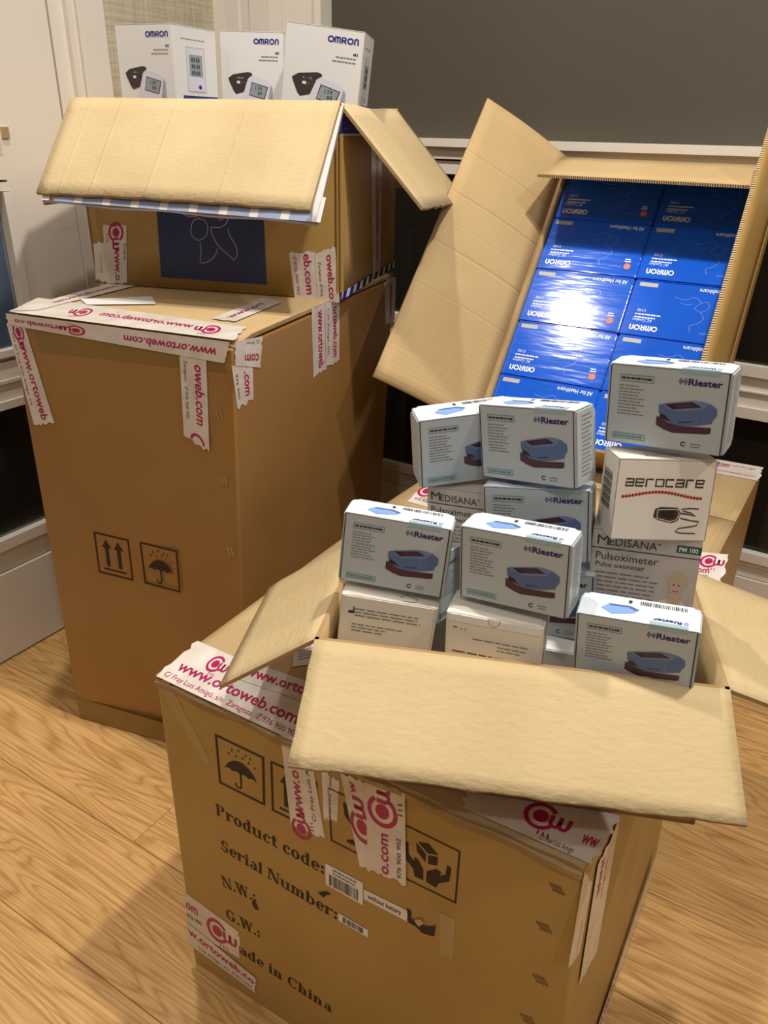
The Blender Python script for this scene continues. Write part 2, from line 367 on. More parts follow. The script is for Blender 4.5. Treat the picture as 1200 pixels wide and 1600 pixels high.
    def build(s, name, wr, parent=None, **k):
        if not s.P: return None
        if name in ('small_print', 'small_lettering', 'barcode', 'sticker_lettering', 'film_band', 'staple_marks', 'side_print', 'striped_tape', 'tape_lettering', 'line_drawing', 'dotted_wave', 'seam', 'printed_band') and 'kind' not in k: k['kind'] = 'stuff'
        if isinstance(wr, W): return wr.add(name, s.bm(), s.mats, parent, **k)
        return link(name, s.bm(), s.mats, wr, **k)

def omron(ink, x, y, w, m, flip=False):
    """the five rounded letters, x left, y top, w total width"""
    h = w * 0.215; t = h * 0.21
    def put(fx): return (lambda a, b: (x + w - a * w, y + h - b)) if flip else (lambda a, b: (x + a * w, y + b))
    P = put(0)
    def st(pts): ink.stroke([P(a, b * h) for a, b in pts], t, m)
    def ell(cx, rx): ink.stroke([P(cx + rx * math.cos(a), h * (0.5 - 0.40 * math.sin(a))) for a in [i * math.pi / 10 for i in range(20)]], t, m, closed=True)
    def arch(x0, x1):
        r = (x1 - x0) / 2; return [(x0 + r - r * math.cos(a), 0.30 - 0.20 * math.sin(a)) for a in [i * math.pi / 8 for i in range(9)]]
    ell(0.105, 0.082)
    st([(0.235, 0.98), (0.235, 0.3)] + arch(0.235, 0.315)[1:] + [(0.315, 0.98)]); st([(0.315, 0.3)] + arch(0.315, 0.395)[1:] + [(0.395, 0.98)])
    st([(0.46, 0.98), (0.46, 0.1), (0.55, 0.1), (0.575, 0.2), (0.58, 0.32), (0.565, 0.46), (0.54, 0.54), (0.46, 0.54)]); st([(0.52, 0.54), (0.59, 0.98)])
    ell(0.72, 0.082)
    st([(0.86, 0.98), (0.86, 0.3)] + arch(0.86, 0.965)[1:] + [(0.965, 0.98)])

def logo(ink, x, y, r, m='magenta', hole='tape'):
    """open ring round a dot, a rounded w and three rays"""
    ink.arc(x, y, r * 0.85, 35, 325, r * 0.26, m); ink.disc(x, y, r * 0.45, m)
    w = r * 1.05; x0 = x + r * 0.62
    def u(a): return [(a, y - r * .35), (a, y + r * .2), (a + w * .12, y + r * .42), (a + w * .36, y + r * .42), (a + w * .48, y + r * .2), (a + w * .48, y - r * .35)]
    ink.stroke(u(x0), r * 0.24, m); ink.stroke(u(x0 + w * .48), r * 0.24, m)
    for k in (-1, 0, 1): ink.stroke([(x + r * (.5 + .28 * k), y + r * 1.0), (x + r * (.5 + .34 * k) + r * .05, y + r * 1.3)], r * 0.09, m)

def tape(wr, face, pts, items=(), off=0.0005, wdt=0.05, mat_='tape', jag=0.003, parent=None, name='tape_strip', L=None):
    """pts picture quad on the face: text start-left, end-left, end-right, start-right (left = upper side of the lettering)"""
    q = face.sub(pts, h=wdt, w=L)
    rd = random.Random(int(pts[0][0] * 7 + pts[0][1]))
    ink = Ink(q, off)
    n = 9
    a = [(rd.uniform(-jag, jag), q.h * i / n) for i in range(n + 1)]; b = [(q.w + rd.uniform(-jag, jag), q.h * i / n) for i in range(n + 1)]
    a[0] = (0, 0); a[-1] = (0, q.h); b[0] = (q.w, 0); b[-1] = (q.w, q.h)
    for i in range(n): ink.poly([a[i], b[i], b[i + 1], a[i + 1]], mat_)
    o = ink.build(name, wr, parent)
    t = Ink(q, off + 0.0003)
    for it in items:
        k = it[0]
        if k == 'www': t.text(it[1], it[2] * q.w, q.h * it[4], q.h * it[5] if len(it) > 5 else q.h * 0.26, 'magenta', width=it[3] * q.w, bold=0.02)
        if k == 'small': t.text(it[1], it[2] * q.w, q.h * it[4], q.h * 0.11, 'ink' if len(it) < 6 else it[5], width=it[3] * q.w)
        if k == 'arc': t.arc(it[1] * q.w, it[2] * q.h, it[3] * q.h, 100, 260, q.h * .08, 'magenta')
        if k == 'logo': logo(t, it[1] * q.w, it[2] * q.h, it[3] * q.h)
    if t.P: t.build('tape_lettering', wr, o)
    return o

def umbrella_symbol(ink, m='black', round_=True):
    """unit drawing: 0..1 wide, 0..1.15 high scaled by face"""
    w, h = ink.f.w, ink.f.h; S = lambda pts: [(x * w, y * h) for x, y in pts]
    ink.frame(0, 0, w, h, w * 0.045, m)
    dome = [(0.16 + 0.68 * i / 12, 0.60 - 0.26 * math.sin(math.pi * i / 12) ** 0.7) for i in range(13)]
    sc = []
    for k in range(4):
        x0 = 0.84 - 0.17 * k
        sc += [(x0 - 0.17 * j / 4, 0.60 - 0.035 * math.sin(math.pi * j / 4)) for j in range(1, 5)]
    ink.poly(S(dome + sc[:-1]), m)
    ink.stroke(S([(0.5, 0.56), (0.5, 0.84), (0.48, 0.89), (0.42, 0.90), (0.38, 0.86), (0.38, 0.82)]), w * 0.035, m)
    for x, y in ((.34, .17), (.48, .12), (.62, .15), (.27, .26), (.42, .25), (.56, .23), (.68, .27), (.8, .32), (.72, .17)):
        ink.poly(S([(x, y - .03), (x + .018, y + .015), (x, y + .03), (x - .018, y + .015)]), m)
def arrows_symbol(ink, m='black'):
    w, h = ink.f.w, ink.f.h
    ink.frame(0, 0, w, h, w * 0.045, m)
    for c in (0.33, 0.67):
        ink.poly([((c - .13) * w, .33 * h), (c * w, .13 * h), ((c + .13) * w, .33 * h)], m); ink.rect((c - .05) * w, .33 * h, (c + .05) * w, .78 * h, m)
    ink.rect(.18 * w, .84 * h, .82 * w, .88 * h, m)
def hands_symbol(ink, m='black'):
    w, h = ink.f.w, ink.f.h; S = lambda pts: [(x * w, y * h) for x, y in pts]
    ink.frame(0, 0, w, h, w * 0.03, m)
    ink.poly(S([(.33, .20), (.50, .14), (.66, .26), (.49, .32)]), m); ink.poly(S([(.30, .23), (.46, .35), (.46, .50), (.31, .38)]), m); ink.poly(S([(.50, .35), (.66, .30), (.65, .46), (.50, .51)]), m)
    ink.poly(S([(.10, .30), (.17, .30), (.17, .50), (.26, .58), (.27, .50), (.33, .52), (.42, .66), (.42, .86), (.27, .86), (.25, .74), (.10, .60)]), m)
    ink.poly(S([(.88, .38), (.81, .36), (.79, .56), (.70, .62), (.72, .55), (.64, .53), (.48, .66), (.47, .86), (.65, .88), (.68, .78), (.86, .64)]), m)

M['mark'] = mat('faint_brown_mark', (0.16, 0.085, 0.03), 0.5)
M['clear_tape'] = mat('clear_tape_on_kraft', (0.42, 0.28, 0.12), 0.12, 0.6)
# ---- a small bold serif alphabet drawn from strokes
def _serif():
    T, t, sh, sx = .20, .065, .065, .075; XH = .70
    G = {}
    def stem(x, y0, y1, s0=1, s1=1):
        r = [[(x, y0), (x + T, y0), (x + T, y1), (x, y1)]]
        if s0: r.append([(x - sx, y0), (x + T + sx, y0), (x + T + sx, y0 + sh), (x - sx, y0 + sh)])
        if s1 == 1: r.append([(x - sx, y1 - sh), (x + T, y1 - sh), (x + T, y1), (x - sx, y1)])
        if s1 == 2: r.append([(x - sx, y1 - sh), (x + T + sx, y1 - sh), (x + T + sx, y1), (x - sx, y1)])
        return r
    def bowl(cx, cy, rx, ry, a0=0, a1=360, th=T, tn=t, n=14):
        out = []
        for i in range(n):
            a = R(a0 + (a1 - a0) * i / n); c = R(a0 + (a1 - a0) * (i + 1) / n)
            out.append([(cx + rx * math.cos(a), cy + ry * math.sin(a)), (cx + rx * math.cos(c), cy + ry * math.sin(c)), (cx + (rx - th) * math.cos(c), cy + (ry - tn) * math.sin(c)), (cx + (rx - th) * math.cos(a), cy + (ry - tn) * math.sin(a))])
        return out
    def ball(x, y, r=.085): return [[(x + r * math.cos(a), y + r * math.sin(a)) for a in [i * math.pi / 5 for i in range(10)]]]
    def seg(x0, y0, x1, y1, w): return [[(x0, y0), (x0 + w, y0), (x1 + w, y1), (x1, y1)]]
    def arch(x): return bowl(x + T + .11, XH - .24, .24, .24, 0, 130) + stem(x + T + .15, 0, XH - .22, 1, 0)
    h2 = XH / 2
    G['P'] = (stem(.08, 0, 1, 1, 1) + bowl(.36, .74, .33, .26, -90, 90), .78)
    G['r'] = (stem(.08, 0, XH) + bowl(.46, .42, .24, .26, 60, 150, .1, .1) + ball(.55, .60), .62)
    G['o'] = (bowl(.34, h2, .31, h2 + .02), .70)
    G['d'] = (bowl(.32, h2, .28, h2 + .01, 60, 300) + stem(.42, 0, 1.02) , .74)
    G['u'] = (stem(.08, .2, XH, 0, 1) + bowl(.34, .24, .26, .25, 180, 300) + stem(.50, 0, XH, 1, 1), .82)
    G['c'] = (bowl(.34, h2, .30, h2 + .02, 45, 320) + ball(.50, .54), .62)
    G['t'] = (stem(.14, .12, .92, 0, 0) + [[(.02, XH - .07), (.48, XH - .07), (.48, XH), (.02, XH)]] + bowl(.38, .17, .24, .18, 180, 320, .16, .07), .52)
    G['e'] = (bowl(.34, h2, .30, h2 + .02, 0, 320) + [[(.12, h2 - .02), (.60, h2 - .02), (.60, h2 + .05), (.12, h2 + .05)]], .66)
    G[':'] = (ball(.18, .12, .115) + ball(.18, .55, .115), .36); G['.'] = (ball(.16, .11, .11), .32); G[' '] = ([], .34)
    G['S'] = (bowl(.34, .74, .27, .27, 40, 270, .18, .08) + bowl(.34, .27, .29, .28, -140, 90, .18, .08) + [[(.52, .72), (.60, .72), (.60, .98), (.54, .98)], [(.06, .04), (.12, .04), (.14, .3), (.06, .3)]], .70)
    G['i'] = (stem(.08, 0, XH) + ball(.18, .92, .11), .40)
    G['l'] = (stem(.08, 0, 1.02), .38)
    G['a'] = (bowl(.32, XH - .23, .22, .24, 0, 150, .16, .07) + stem(.38, 0, XH - .22, 1, 0) + bowl(.28, .21, .22, .22, 60, 320, .16, .06), .68)
    G['N'] = (stem(.10, 0, 1, 1, 1)[1:] + seg(.12, 0, .12, 1, .07) + seg(.66, 0, .12, 1, .22) + seg(.80, 0, .80, 1, .07) + [[(.70, 1 - sh), (.98, 1 - sh), (.98, 1), (.70, 1)]], 1.0)
    G['m'] = (stem(.08, 0, XH) + arch(.08) + arch(.43), 1.12)
    G['n'] = (stem(.08, 0, XH) + arch(.08), .78)
    G['h'] = (stem(.08, 0, 1.02) + arch(.08), .78)
    G['b'] = (stem(.06, 0, 1.02, 0) + bowl(.38, h2, .30, h2 + .01, -120, 120), .74)
    G['W'] = (seg(.32, 0, .08, 1, .2) + seg(.32, 0, .55, 1, .09) + seg(.78, 0, .53, 1, .2) + seg(.80, 0, 1.06, 1, .07) + [[(0, 1 - sh), (.36, 1 - sh), (.36, 1), (0, 1)], [(.44, 1 - sh), (.80, 1 - sh), (.80, 1), (.44, 1)], [(.94, 1 - sh), (1.22, 1 - sh), (1.22, 1), (.94, 1)]], 1.22)
    G['G'] = (bowl(.46, .5, .42, .52, 50, 320, .2, .07) + stem(.60, .04, .46, 0, 2) + [[(.68, .7), (.76, .7), (.76, 1), (.70, 1)]], .96)
    G['C'] = (bowl(.46, .5, .42, .52, 45, 315, .2, .07) + [[(.68, .68), (.76, .68), (.76, 1), (.70, 1)]], .86)
    G['M'] = (seg(.12, 0, .12, 1, .07) + seg(.48, 0, .10, 1, .22) + seg(.50, 0, .86, 1, .10) + stem(.86, 0, 1, 1, 2) + [[(.02, 0), (.30, 0), (.30, sh), (.02, sh)], [(.02, 1 - sh), (.3, 1 - sh), (.3, 1), (.02, 1)]], 1.2)
    return G
SERIF = _serif()
def serif_line(ink, t, p0, p1, cap, m):
    adv = sum(SERIF[c][1] for c in t); dx, dy = p1[0] - p0[0], p1[1] - p0[1]; L = math.hypot(dx, dy); c_, s_ = dx / L, dy / L; k = L / adv; x = 0
    for ch in t:
        for poly in SERIF[ch][0]:
            ink.poly([(p0[0] + (x + a) * k * c_ + q * cap * s_, p0[1] + (x + a) * k * s_ - q * cap * c_) for a, q in poly], m)
        x += SERIF[ch][1]
# ============================================================ THE ROOM
AW = R(31.2)
EB = V((math.cos(AW), -math.sin(AW), 0)); EL = V((-math.sin(AW), -math.cos(AW), 0)); CORNER = V((-0.285, 2.119, 0))
ZV = V((0, 0, 1))
# planks: parallel to the back wall; plank frame x along EB, y along -EL
fl = bpy.data.objects.new('floor', None)
bm = bmesh.new(); bx(bm, -3.5, 3.5, -3.2, 2.6, -0.03, -0.013, lambda x, y, z: V((x * math.cos(AW) + y * math.sin(AW), -x * math.sin(AW) + y * math.cos(AW), z)))
fl = link('floor', bm, 'seam'); tag(fl, 'oak plank floor with pale honey grain', kind='structure')
rd = random.Random(3)
PW = 0.172
def plank_mesh(L):
    bm = bmesh.new(); bx(bm, 0, L, 0.0004, PW - 0.0004, -0.013, 0)
    top = [e for e in bm.edges if all(abs(v.co.z) < 1e-6 for v in e.verts)]
    bmesh.ops.bevel(bm, geom=top, offset=0.0009, segments=1, affect='EDGES')
    me = bpy.data.meshes.new('plank'); bm.to_mesh(me); bm.free(); me.materials.append(M['oak']); return me
pm = {L: plank_mesh(L) for L in (0.9, 1.25, 1.7)}
for r in range(-13, 13):
    y0 = 0.367 + r * PW
    x = -2.6 - rd.random() * 0.8
    if r == 1: x = -0.769 - 1.7
    first = True
    while x < 2.6:
        L = 1.7 if (r == 1 and first) else rd.choice((0.9, 1.25, 1.7)); first = False
        o = bpy.data.objects.new('plank', pm[L]); COL.objects.link(o); o.parent = fl
        o.rotation_euler = (0, 0, -AW); o.location = (x * math.cos(AW) + y0 * math.sin(AW), -x * math.sin(AW) + y0 * math.cos(AW), 0)
        x += L + 0.0006

def wl(s, d, z): return CORNER + EL * s + EB * d + ZV * z      # left wall: s along, d out into the room
def wb(t, d, z): return CORNER + EB * t + EL * d + ZV * z      # back wall
def solid(f, name, parts, m, parent=None, kind='structure', label=None):
    bm = bmesh.new(); bm.loops.layers.uv.new('UVMap')
    for (a0, a1, d0, d1, z0, z1) in parts: bx(bm, a0, a1, d0, d1, z0, z1, f)
    bmesh.ops.recalc_face_normals(bm, faces=bm.faces)
    o = link(name, bm, m, parent, origin=None if parent is None else (0, 0, 0))
    if parent is None: o['kind'] = kind
    if label: o['label'] = label
    return o
# left wall, wallpapered, and its trims
solid(wl, 'wall_left', [(-0.05, 3.4, -0.12, -0.02, 0, 2.5)], 'wallpaper', label='beige woven wallpaper wall on the left')
solid(wl, 'trim_1', [(0.0, 0.171, -0.02, 0.012, 0, 2.5), (0.0, 0.02, 0.012, 0.02, 0, 2.5), (0.10, 0.125, 0.012, 0.018, 0, 2.5)], 'paint', label='cream corner casing beside the wallpaper')
solid(wl, 'trim_2', [(0.499, 0.555, -0.02, 0.012, 0, 2.5), (0.555, 0.566, -0.02, 0.019, 0, 2.5), (0.566, 0.577, -0.02, 0.013, 0, 2.5), (0.577, 0.587, -0.02, 0.019, 0, 2.5), (0.587, 0.617, -0.02, 0.008, 0, 2.5)], 'paint', label='cream moulded door casing on the left wall')
dr = solid(wl, 'door_1', [(0.620, 0.752, -0.02, 0.006, 0.004, 2.1), (0.752, 1.45, -0.02, 0.006, 0.004, 0.19), (0.752, 1.45, -0.02, 0.006, 0.909, 0.945),
    (0.752, 1.45, -0.02, 0.006, 0.53, 0.60), (0.752, 1.45, -0.02, -0.002, 0.949, 2.1), (0.752, 1.45, -0.02, 0.000, 0.193, 0.215)], 'paint', label='cream painted glazed door leaf on the left wall')
solid(wl, 'glazing_bead', [(0.752, 1.45, -0.02, 0.000, 0.215, 0.235), (0.752, 1.45, -0.02, 0.010, 0.240, 0.262)], 'paint', dr)
solid(wl, 'glazing_bead', [(0.752, 1.45, -0.02, 0.012, 0.515, 0.53), (0.752, 1.45, -0.02, 0.000, 0.602, 0.61), (0.752, 1.45, -0.02, 0.012, 0.61, 0.622), (0.752, 1.45, -.02, .010, .562, .568)], 'paint', dr)
solid(wl, 'glazing_bead', [(0.752, 0.768, -0.02, 0.012, 0.622, 0.89), (0.752, 0.768, -0.02, 0.012, 0.262, 0.515), (0.752, 1.45, -0.02, 0.010, 0.891, 0.905)], 'paint', dr)
solid(wl, 'pane', [(0.768, 1.45, -0.012, -0.008, 0.262, 0.515)], 'glass', dr)
solid(wl, 'pane', [(0.768, 1.45, -0.012, -0.008, 0.622, 0.890)], 'glass', dr)
solid(wl, 'backing', [(0.752, 1.45, -0.0198, -0.018, 0.24, 0.53)], 'night', dr, label='dark night view behind the lower glass')
solid(wl, 'backing', [(0.752, 1.45, -0.0198, -0.018, 0.60, 0.90)], 'blue_reflection', dr, label='blurred blue reflection painted on the backing of the upper glass')
solid(wl, 'lock_plate', [(0.735, 0.749, 0.006, 0.010, 0.975, 0.992)], 'wire', dr)
# back wall
solid(wb, 'wall_back', [(-0.1, 3.2, -0.14, -0.02, 0, 2.5)], 'wall_dark', label='dark taupe wall above the white rail')
solid(wb, 'trim_3', [(0.0, 0.140, -0.02, 0.012, 0, 2.5), (0.140, 0.157, -0.02, 0.022, 0, 2.5), (0.02, 0.045, 0.012, 0.018, 0, 2.5)], 'paint', label='cream casing where the dark wall begins')
solid(wb, 'trim_4', [(0.157, 3.2, -0.02, 0.022, 0.969, 0.985), (0.157, 3.2, -0.02, 0.010, 0.945, 0.969), (0.157, 3.2, -0.02, 0.004, 0.915, 0.941)], 'paint', label='cream chair rail along the back wall')
wn = solid(wb, 'window_1', [(0.157, 3.2, -0.02, 0.014, 0.578, 0.599), (0.157, 3.2, -0.02, 0.004, 0.549, 0.578), (0.157, 3.2, -0.02, 0.012, 0.546, 0.549), (0.157, 3.2, -0.02, 0.006, 0.516, 0.546), (0.157, 3.2, -0.02, 0.016, 0.494, 0.516),
    (0.157, 0.22, -0.02, 0.008, 0.2, 0.915)], 'paint', label='low glazed panel with cream rails on the back wall')
solid(wb, 'pane', [(0.22, 3.2, -0.012, -0.006, 0.599, 0.915)], 'pane', wn)
solid(wb, 'pane', [(0.22, 3.2, -0.012, -0.006, 0.205, 0.494)], 'pane', wn)
solid(wb, 'baseboard_back', [(0.157, 3.2, -0.02, 0.014, 0.185, 0.205), (0.157, 3.2, -0.02, 0.006, 0.171, 0.185), (0.157, 3.2, -0.02, 0.002, 0.143, 0.171), (0.157, 3.2, -0.02, 0.008, 0, 0.141)], 'paint', label='cream stepped baseboard under the back wall glass')

# ============================================================ BIG CARTONS
def yawv(d): a = R(d); return V((math.cos(a), math.sin(a), 0)), V((-math.sin(a), math.cos(a), 0))
def on_z(u, v, z):
    d = ray(u, v); return CAM + d * ((z - 1.0) / d.z)
def faces_of(c):
    """front, right, top faces of a hexa"""
    return Face(c[4], c[5], c[1], c[0]), Face(c[5], c[6], c[2], c[1]), Face(c[7], c[6], c[5], c[4], n=ZV)

# ---- front carton with the printed product lines
e, b = yawv(-29.7); o = V((-0.239, 0.667, 0)); wA, dA, hA = 0.466, 0.47, 0.475
cA = [o, o + e * wA, o + e * wA + b * dA, o + b * dA]; cA = cA + [p + ZV * hA for p in cA]
cA0 = list(cA); cA[1] = cA[1] + e * .022; cA[2] = cA[2] + e * .026; cA[6] = cA[6] + e * .010
tA = thing('shipping_carton', 'large closed brown carton in front printed with product code lines and handling symbols', 'carton', o); wr = W(tA)
cb = [p.copy() for p in cA]
for i in range(4, 8): cb[i].z -= 0.011
wr.add('body', hexa(cb, 0.003), 'kraft_out')
cs = [o + e * (wA * a) + b * (dA * q) for a, q in ((0, 0), (1, 0), (1, 0.497), (0, 0.497))]
rdn = random.Random(5); jj = [rdn.uniform(-1, 1) for _ in range(40)]
def rag(u, v):
    return (-(0.0035 if v < 0.02 else 0) * abs(math.sin(u * 9)), 0, (0.0009 * math.sin(u * 47) + 0.0012 * math.sin(u * 23)) if v < 0.02 else 0)
top = [p + ZV * hA for p in cs]
wr.add('top_flap', slab(top, 0.005, 40, 6, rag), ['kraft_smooth', 'kraft_in', 'edge'])
top2 = [p + ZV * (hA - 0.0058) - b * 0.003 for p in cs]
wr.add('inner_flap', slab(top2, 0.005, 30, 4, lambda u, v: (-0.001, 0, 0.0015 * math.sin(u * 31) * (v < 0.02))), ['kraft_smooth', 'kraft_in', 'edge'])
cs2 = [o + e * (wA * a) + b * (dA * q) for a, q in ((0, 0.503), (1, 0.503), (1, 1), (0, 1))]
wr.add('top_flap', slab([p + ZV * hA for p in cs2], 0.005, 4, 4), ['kraft_smooth', 'kraft_in', 'edge'])
fF, fR, fT = faces_of(cA); fF = faces_of(cA0)[0]; fT = faces_of(cA0)[2]
def sym(face, pts, fn, name='handling_symbol', m='black'):
    q = face.sub(pts); ik = Ink(q, 0.0004); fn(ik, m); return ik.build(name, wr)
sym(fF, [(335.7, 1146), (413, 1183), (414.5, 1259), (342.7, 1223)], umbrella_symbol)
sym(fF, [(422.5, 1188), (496, 1222), (498, 1302), (425, 1266)], arrows_symbol)
def glass_symbol(ik, m):
    w, h = ik.f.w, ik.f.h; ik.frame(0, 0, w, h, w * 0.03, m)
    ik.poly([(x * w, y * h) for x, y in ((.28, .15), (.72, .15), (.70, .38), (.55, .52), (.53, .75), (.68, .82), (.68, .86), (.32, .86), (.32, .82), (.47, .75), (.45, .52), (.30, .38))], m)
sym(fF, [(512, 1229), (598, 1270), (600, 1356), (517, 1313)], glass_symbol)
sym(fF, [(622, 1282), (720, 1330), (713, 1412), (625, 1369)], hands_symbol)
def fuv(face, u, v):
    p = face.px(u, v); a = face.q[1] - face.q[0]; c_ = face.q[3] - face.q[0]; d = p - face.q[0]
    return (d.dot(a) / a.length_squared * face.w, d.dot(c_) / c_.length_squared * face.h)
for t, p0, p1 in (('Product code:', (338, 1272), (508, 1367)), ('Serial Number:', (345, 1327), (528, 1438)), ('N.W.:', (348, 1384), (402, 1410)), ('G.W.:', (354, 1434), (408, 1466)), ('Made in China', (353, 1474), (519, 1583))):
    ik = Ink(fF, 0.0004); serif_line(ik, t, fuv(fF, *p0), fuv(fF, *p1), 0.0175, 'black'); ik.build('printed_lettering', wr)
q = fF.sub([(508.7, 1348), (567.6, 1379), (567.6, 1414), (509.5, 1381)]); ik = Ink(q, 0.0006); ik.rect(0, 0, q.w, q.h, 'white'); s1 = ik.build('barcode_sticker', wr)
ik = Ink(q, 0.0009); ik.bars(q.w * .1, q.h * .42, q.w * .88, q.h * .92, 'ink', 26); ik.lines(q.w * .2, q.h * .1, q.w * .85, 2, q.h * .16, q.h * .07, 'greytext', 0.1); ik.build('barcode', wr, s1)
q = fF.sub([(568.7, 1388.7), (638, 1422.5), (636, 1439), (568.7, 1404)]); ik = Ink(q, 0.0006); ik.rect(0, 0, q.w, q.h, 'cream'); s1 = ik.build('battery_sticker', wr)
ik = Ink(q, 0.0009); ik.text('without battery', q.w * .1, q.h * .68, q.h * .42, 'ink', width=q.w * .76, bold=0.01); ik.build('sticker_lettering', wr, s1)
q = fF.sub([(529.4, 1426), (575.5, 1452.5), (575.5, 1464.5), (529.4, 1437.5)]); ik = Ink(q, 0.0006); ik.rect(0, 0, q.w, q.h, 'white'); s1 = ik.build('barcode_sticker', wr)
ik = Ink(q, 0.0009); ik.bars(q.w * .15, q.h * .15, q.w * .85, q.h * .85, 'ink', 18); ik.build('barcode', wr, s1)
ik = Ink(fF, 0.0007)
P_ = lambda pts: [fuv(fF, *p) for p in pts]
ik.poly(P_([(636, 1418), (643, 1423), (642, 1434), (656, 1440), (664, 1446), (676, 1447), (681, 1444), (679, 1462), (672, 1461), (660, 1457), (650, 1447), (638, 1440)]), 'black')
ik.poly(P_([(648, 1436), (658, 1434), (664, 1441), (655, 1446)]), 'kraft_in', 0.001); ik.poly(P_([(497, 1394), (510, 1392), (518, 1397), (510, 1398), (506, 1402)]), 'black')
ik.poly(P_([(396, 1405), (401, 1412), (405, 1422), (399, 1420), (394, 1411)]), 'black')
ik.build('torn_hole', wr, label='dark torn holes in the carton wall', kind='stuff')
for (x, y) in ((868, 1388), (848, 1448), (842, 1530), (822, 1592)):
    ik = Ink(fF, 0.0007)
    for k in range(4):
        a = (x + k * 5 - 8, y - 8 + k * 2); ik.stroke(P_([a, (a[0] + 6, a[1] + 11)]), 0.0009, 'mark'); ik.disc(*fuv(fF, a[0], a[1]), 0.0012, 'mark', n=6); ik.disc(*fuv(fF, a[0] + 6, a[1] + 11), 0.0012, 'mark', n=6)
    ik.build('staple_marks', wr)
Tp = lambda *a, **k: tape(wr, *a, **k)
for pts in ([(243, 1062), (262, 1062), (330, 1190), (322, 1196)], [(688, 1425), (712, 1437), (708, 1500), (686, 1490)]):
    q = fF.sub(pts); ik = Ink(q, 0.0003); ik.rect(0, 0, q.w, q.h, 'clear_tape'); ik.build('clear_tape', wr)
Tp(fF, [(455, 1291), (438, 1143), (484, 1165), (508, 1310)], [('logo', .02, .32, .30), ('www', 'www.o', .16, .5, .46, .30), ('small', 'C/ Fray Luis Amigó', .16, .75, .82)])
Tp(fF, [(506, 1278), (503, 1205), (531, 1219), (527, 1284)], [('small', '✆976 900', .15, .8, .55)], off=0.0004)
Tp(fF, [(563, 1353), (532, 1205), (578, 1225), (606, 1370)], [('logo', .48, .42, .42), ('www', 'w', .83, .12, .45)], off=0.0010)
Tp(fF, [(576, 1356), (573, 1215), (634, 1238), (636, 1382)], [('www', 'o.com', .03, .46, .55), ('small', '976 900 902', .05, .45, .88), ('logo', .72, .42, .40)], off=0.0018)
Tp(fF, [(287.5, 1392), (374, 1456), (375.6, 1497), (293, 1450)], [('www', 'om', .02, .22, .42), ('logo', .60, .50, .36), ('small', '976 900', .02, .28, .66)])
Tp(fF, [(291, 1438), (400, 1527), (401, 1551), (299, 1476)], [('www', 'w.ortoweb.co', .01, .97, .50, .34), ('small', 'Luis Amigó, s/n  ✆976 900', .15, .8, .85)], off=0.0012)
Tp(fT, [(309, 1002), (500, 1085), (466, 1162), (244, 1057)], [('logo', .25, .30, .20), ('www', 'www.ortoweb.com', .06, .88, .72, .22), ('small', 'C/ Fray Luis Amigó, s/n  Zaragoza  ✆976 900 902', .03, .95, .93, 'magenta')], off=0.0007)
Tp(fT, [(385, 1034), (512, 1076), (503, 1108), (371, 1062)], [('www', 'www.ortow', .05, .85, .68, .5)], off=0.0014)
Tp(fT, [(735, 1208), (968, 1276), (925, 1352), (722, 1262)], [('logo', .55, .5, .30), ('www', 'ww', .86, .11, .72, .26), ('small', 'C/ Fray Luis Amigó', .60, .25, .96), ('small', '976 900 902', .2, .28, .25)], off=0.0007)
Tp(fR, [(912, 1362), (886, 1515), (905, 1487), (924, 1380)], [('small', 'www.ortoweb', .5, .45, .7, 'magenta')], off=0.0006)
Tp(fR, [(932, 1352), (903, 1538), (931, 1485), (966, 1281)], [('small', 'Zaragoza', .15, .3, .6, 'magenta'), ('www', 'www', .05, .3, .4)], off=0.0012)
q1 = [fR(x, y) for x, y in ((fR.w * .99, fR.h - .001), (0, fR.h - .001), (0, fR.h - .045), (fR.w * .99, fR.h - .045))]
Tp(fR, [proj(p) for p in q1], [('www', 'www.ortoweb.com', .42, .5, .7, .4), ('small', 'C/ Fray Luis Amigó, s/n', .05, .3, .7, 'magenta')], off=0.0014, wdt=0.03)
ik = Ink(fT, 0.0010)
q = fT.sub([(462, 1003), (492, 990), (494, 1038), (457, 1043)]); ik = Ink(q, 0.0010); ik.rect(0, 0, q.w, q.h, 'white'); s1 = ik.build('paper_sticker', wr)
ik = Ink(q, 0.0013); ik.lines(q.w * .2, q.h * .15, q.w * .9, 7, q.h * .1, q.h * .03, 'greytext', 0.2); ik.build('sticker_lettering', wr, s1)

# ---- tall carton on the left
bl, br = on_z(125, 1122, 0), on_z(388, 1197, 0)
tl, tr = on_z(13, 489, 0.75), on_z(363, 534, 0.75)
dirb = V((math.sin(R(20.5)), math.cos(R(20.5)), 0)); dT = 0.60
cT = [bl, br, br + dirb * dT, bl + dirb * dT, tl, tr, tr + dirb * dT, tl + dirb * dT]
tT = thing('shipping_carton', 'tall closed brown carton standing on the floor at the left with two handling symbols', 'carton', bl); wr = W(tT)
cb = [p.copy() for p in cT]
for i in range(4, 8): cb[i].z -= 0.010
wr.add('body', hexa(cb, 0.003), 'kraft_tall')
def crush(u, v):
    k = math.exp(-(v / 0.05) ** 2); return (-0.006 * k - 0.003 * k * math.sin(u * 26), 0, (0.002 + 0.002 * abs(math.sin(u * 33))) * (v < 0.02))
wr.add('top_flap', slab([cT[4], cT[5], cT[6], cT[7]], 0.0055, 36, 12, crush), ['kraft_smooth', 'kraft_in', 'edge'])
fF, fR, fT = faces_of(cT); P_ = lambda pts: [fuv(fF, *p) for p in pts]
q = fF.sub([(48, 505), (350, 566), (354, 583), (62, 549)]); ik = Ink(q, 0.0003); ik.rect(0, 0, q.w, q.h, 'kraft_tape'); ik.build('brown_tape', wr)
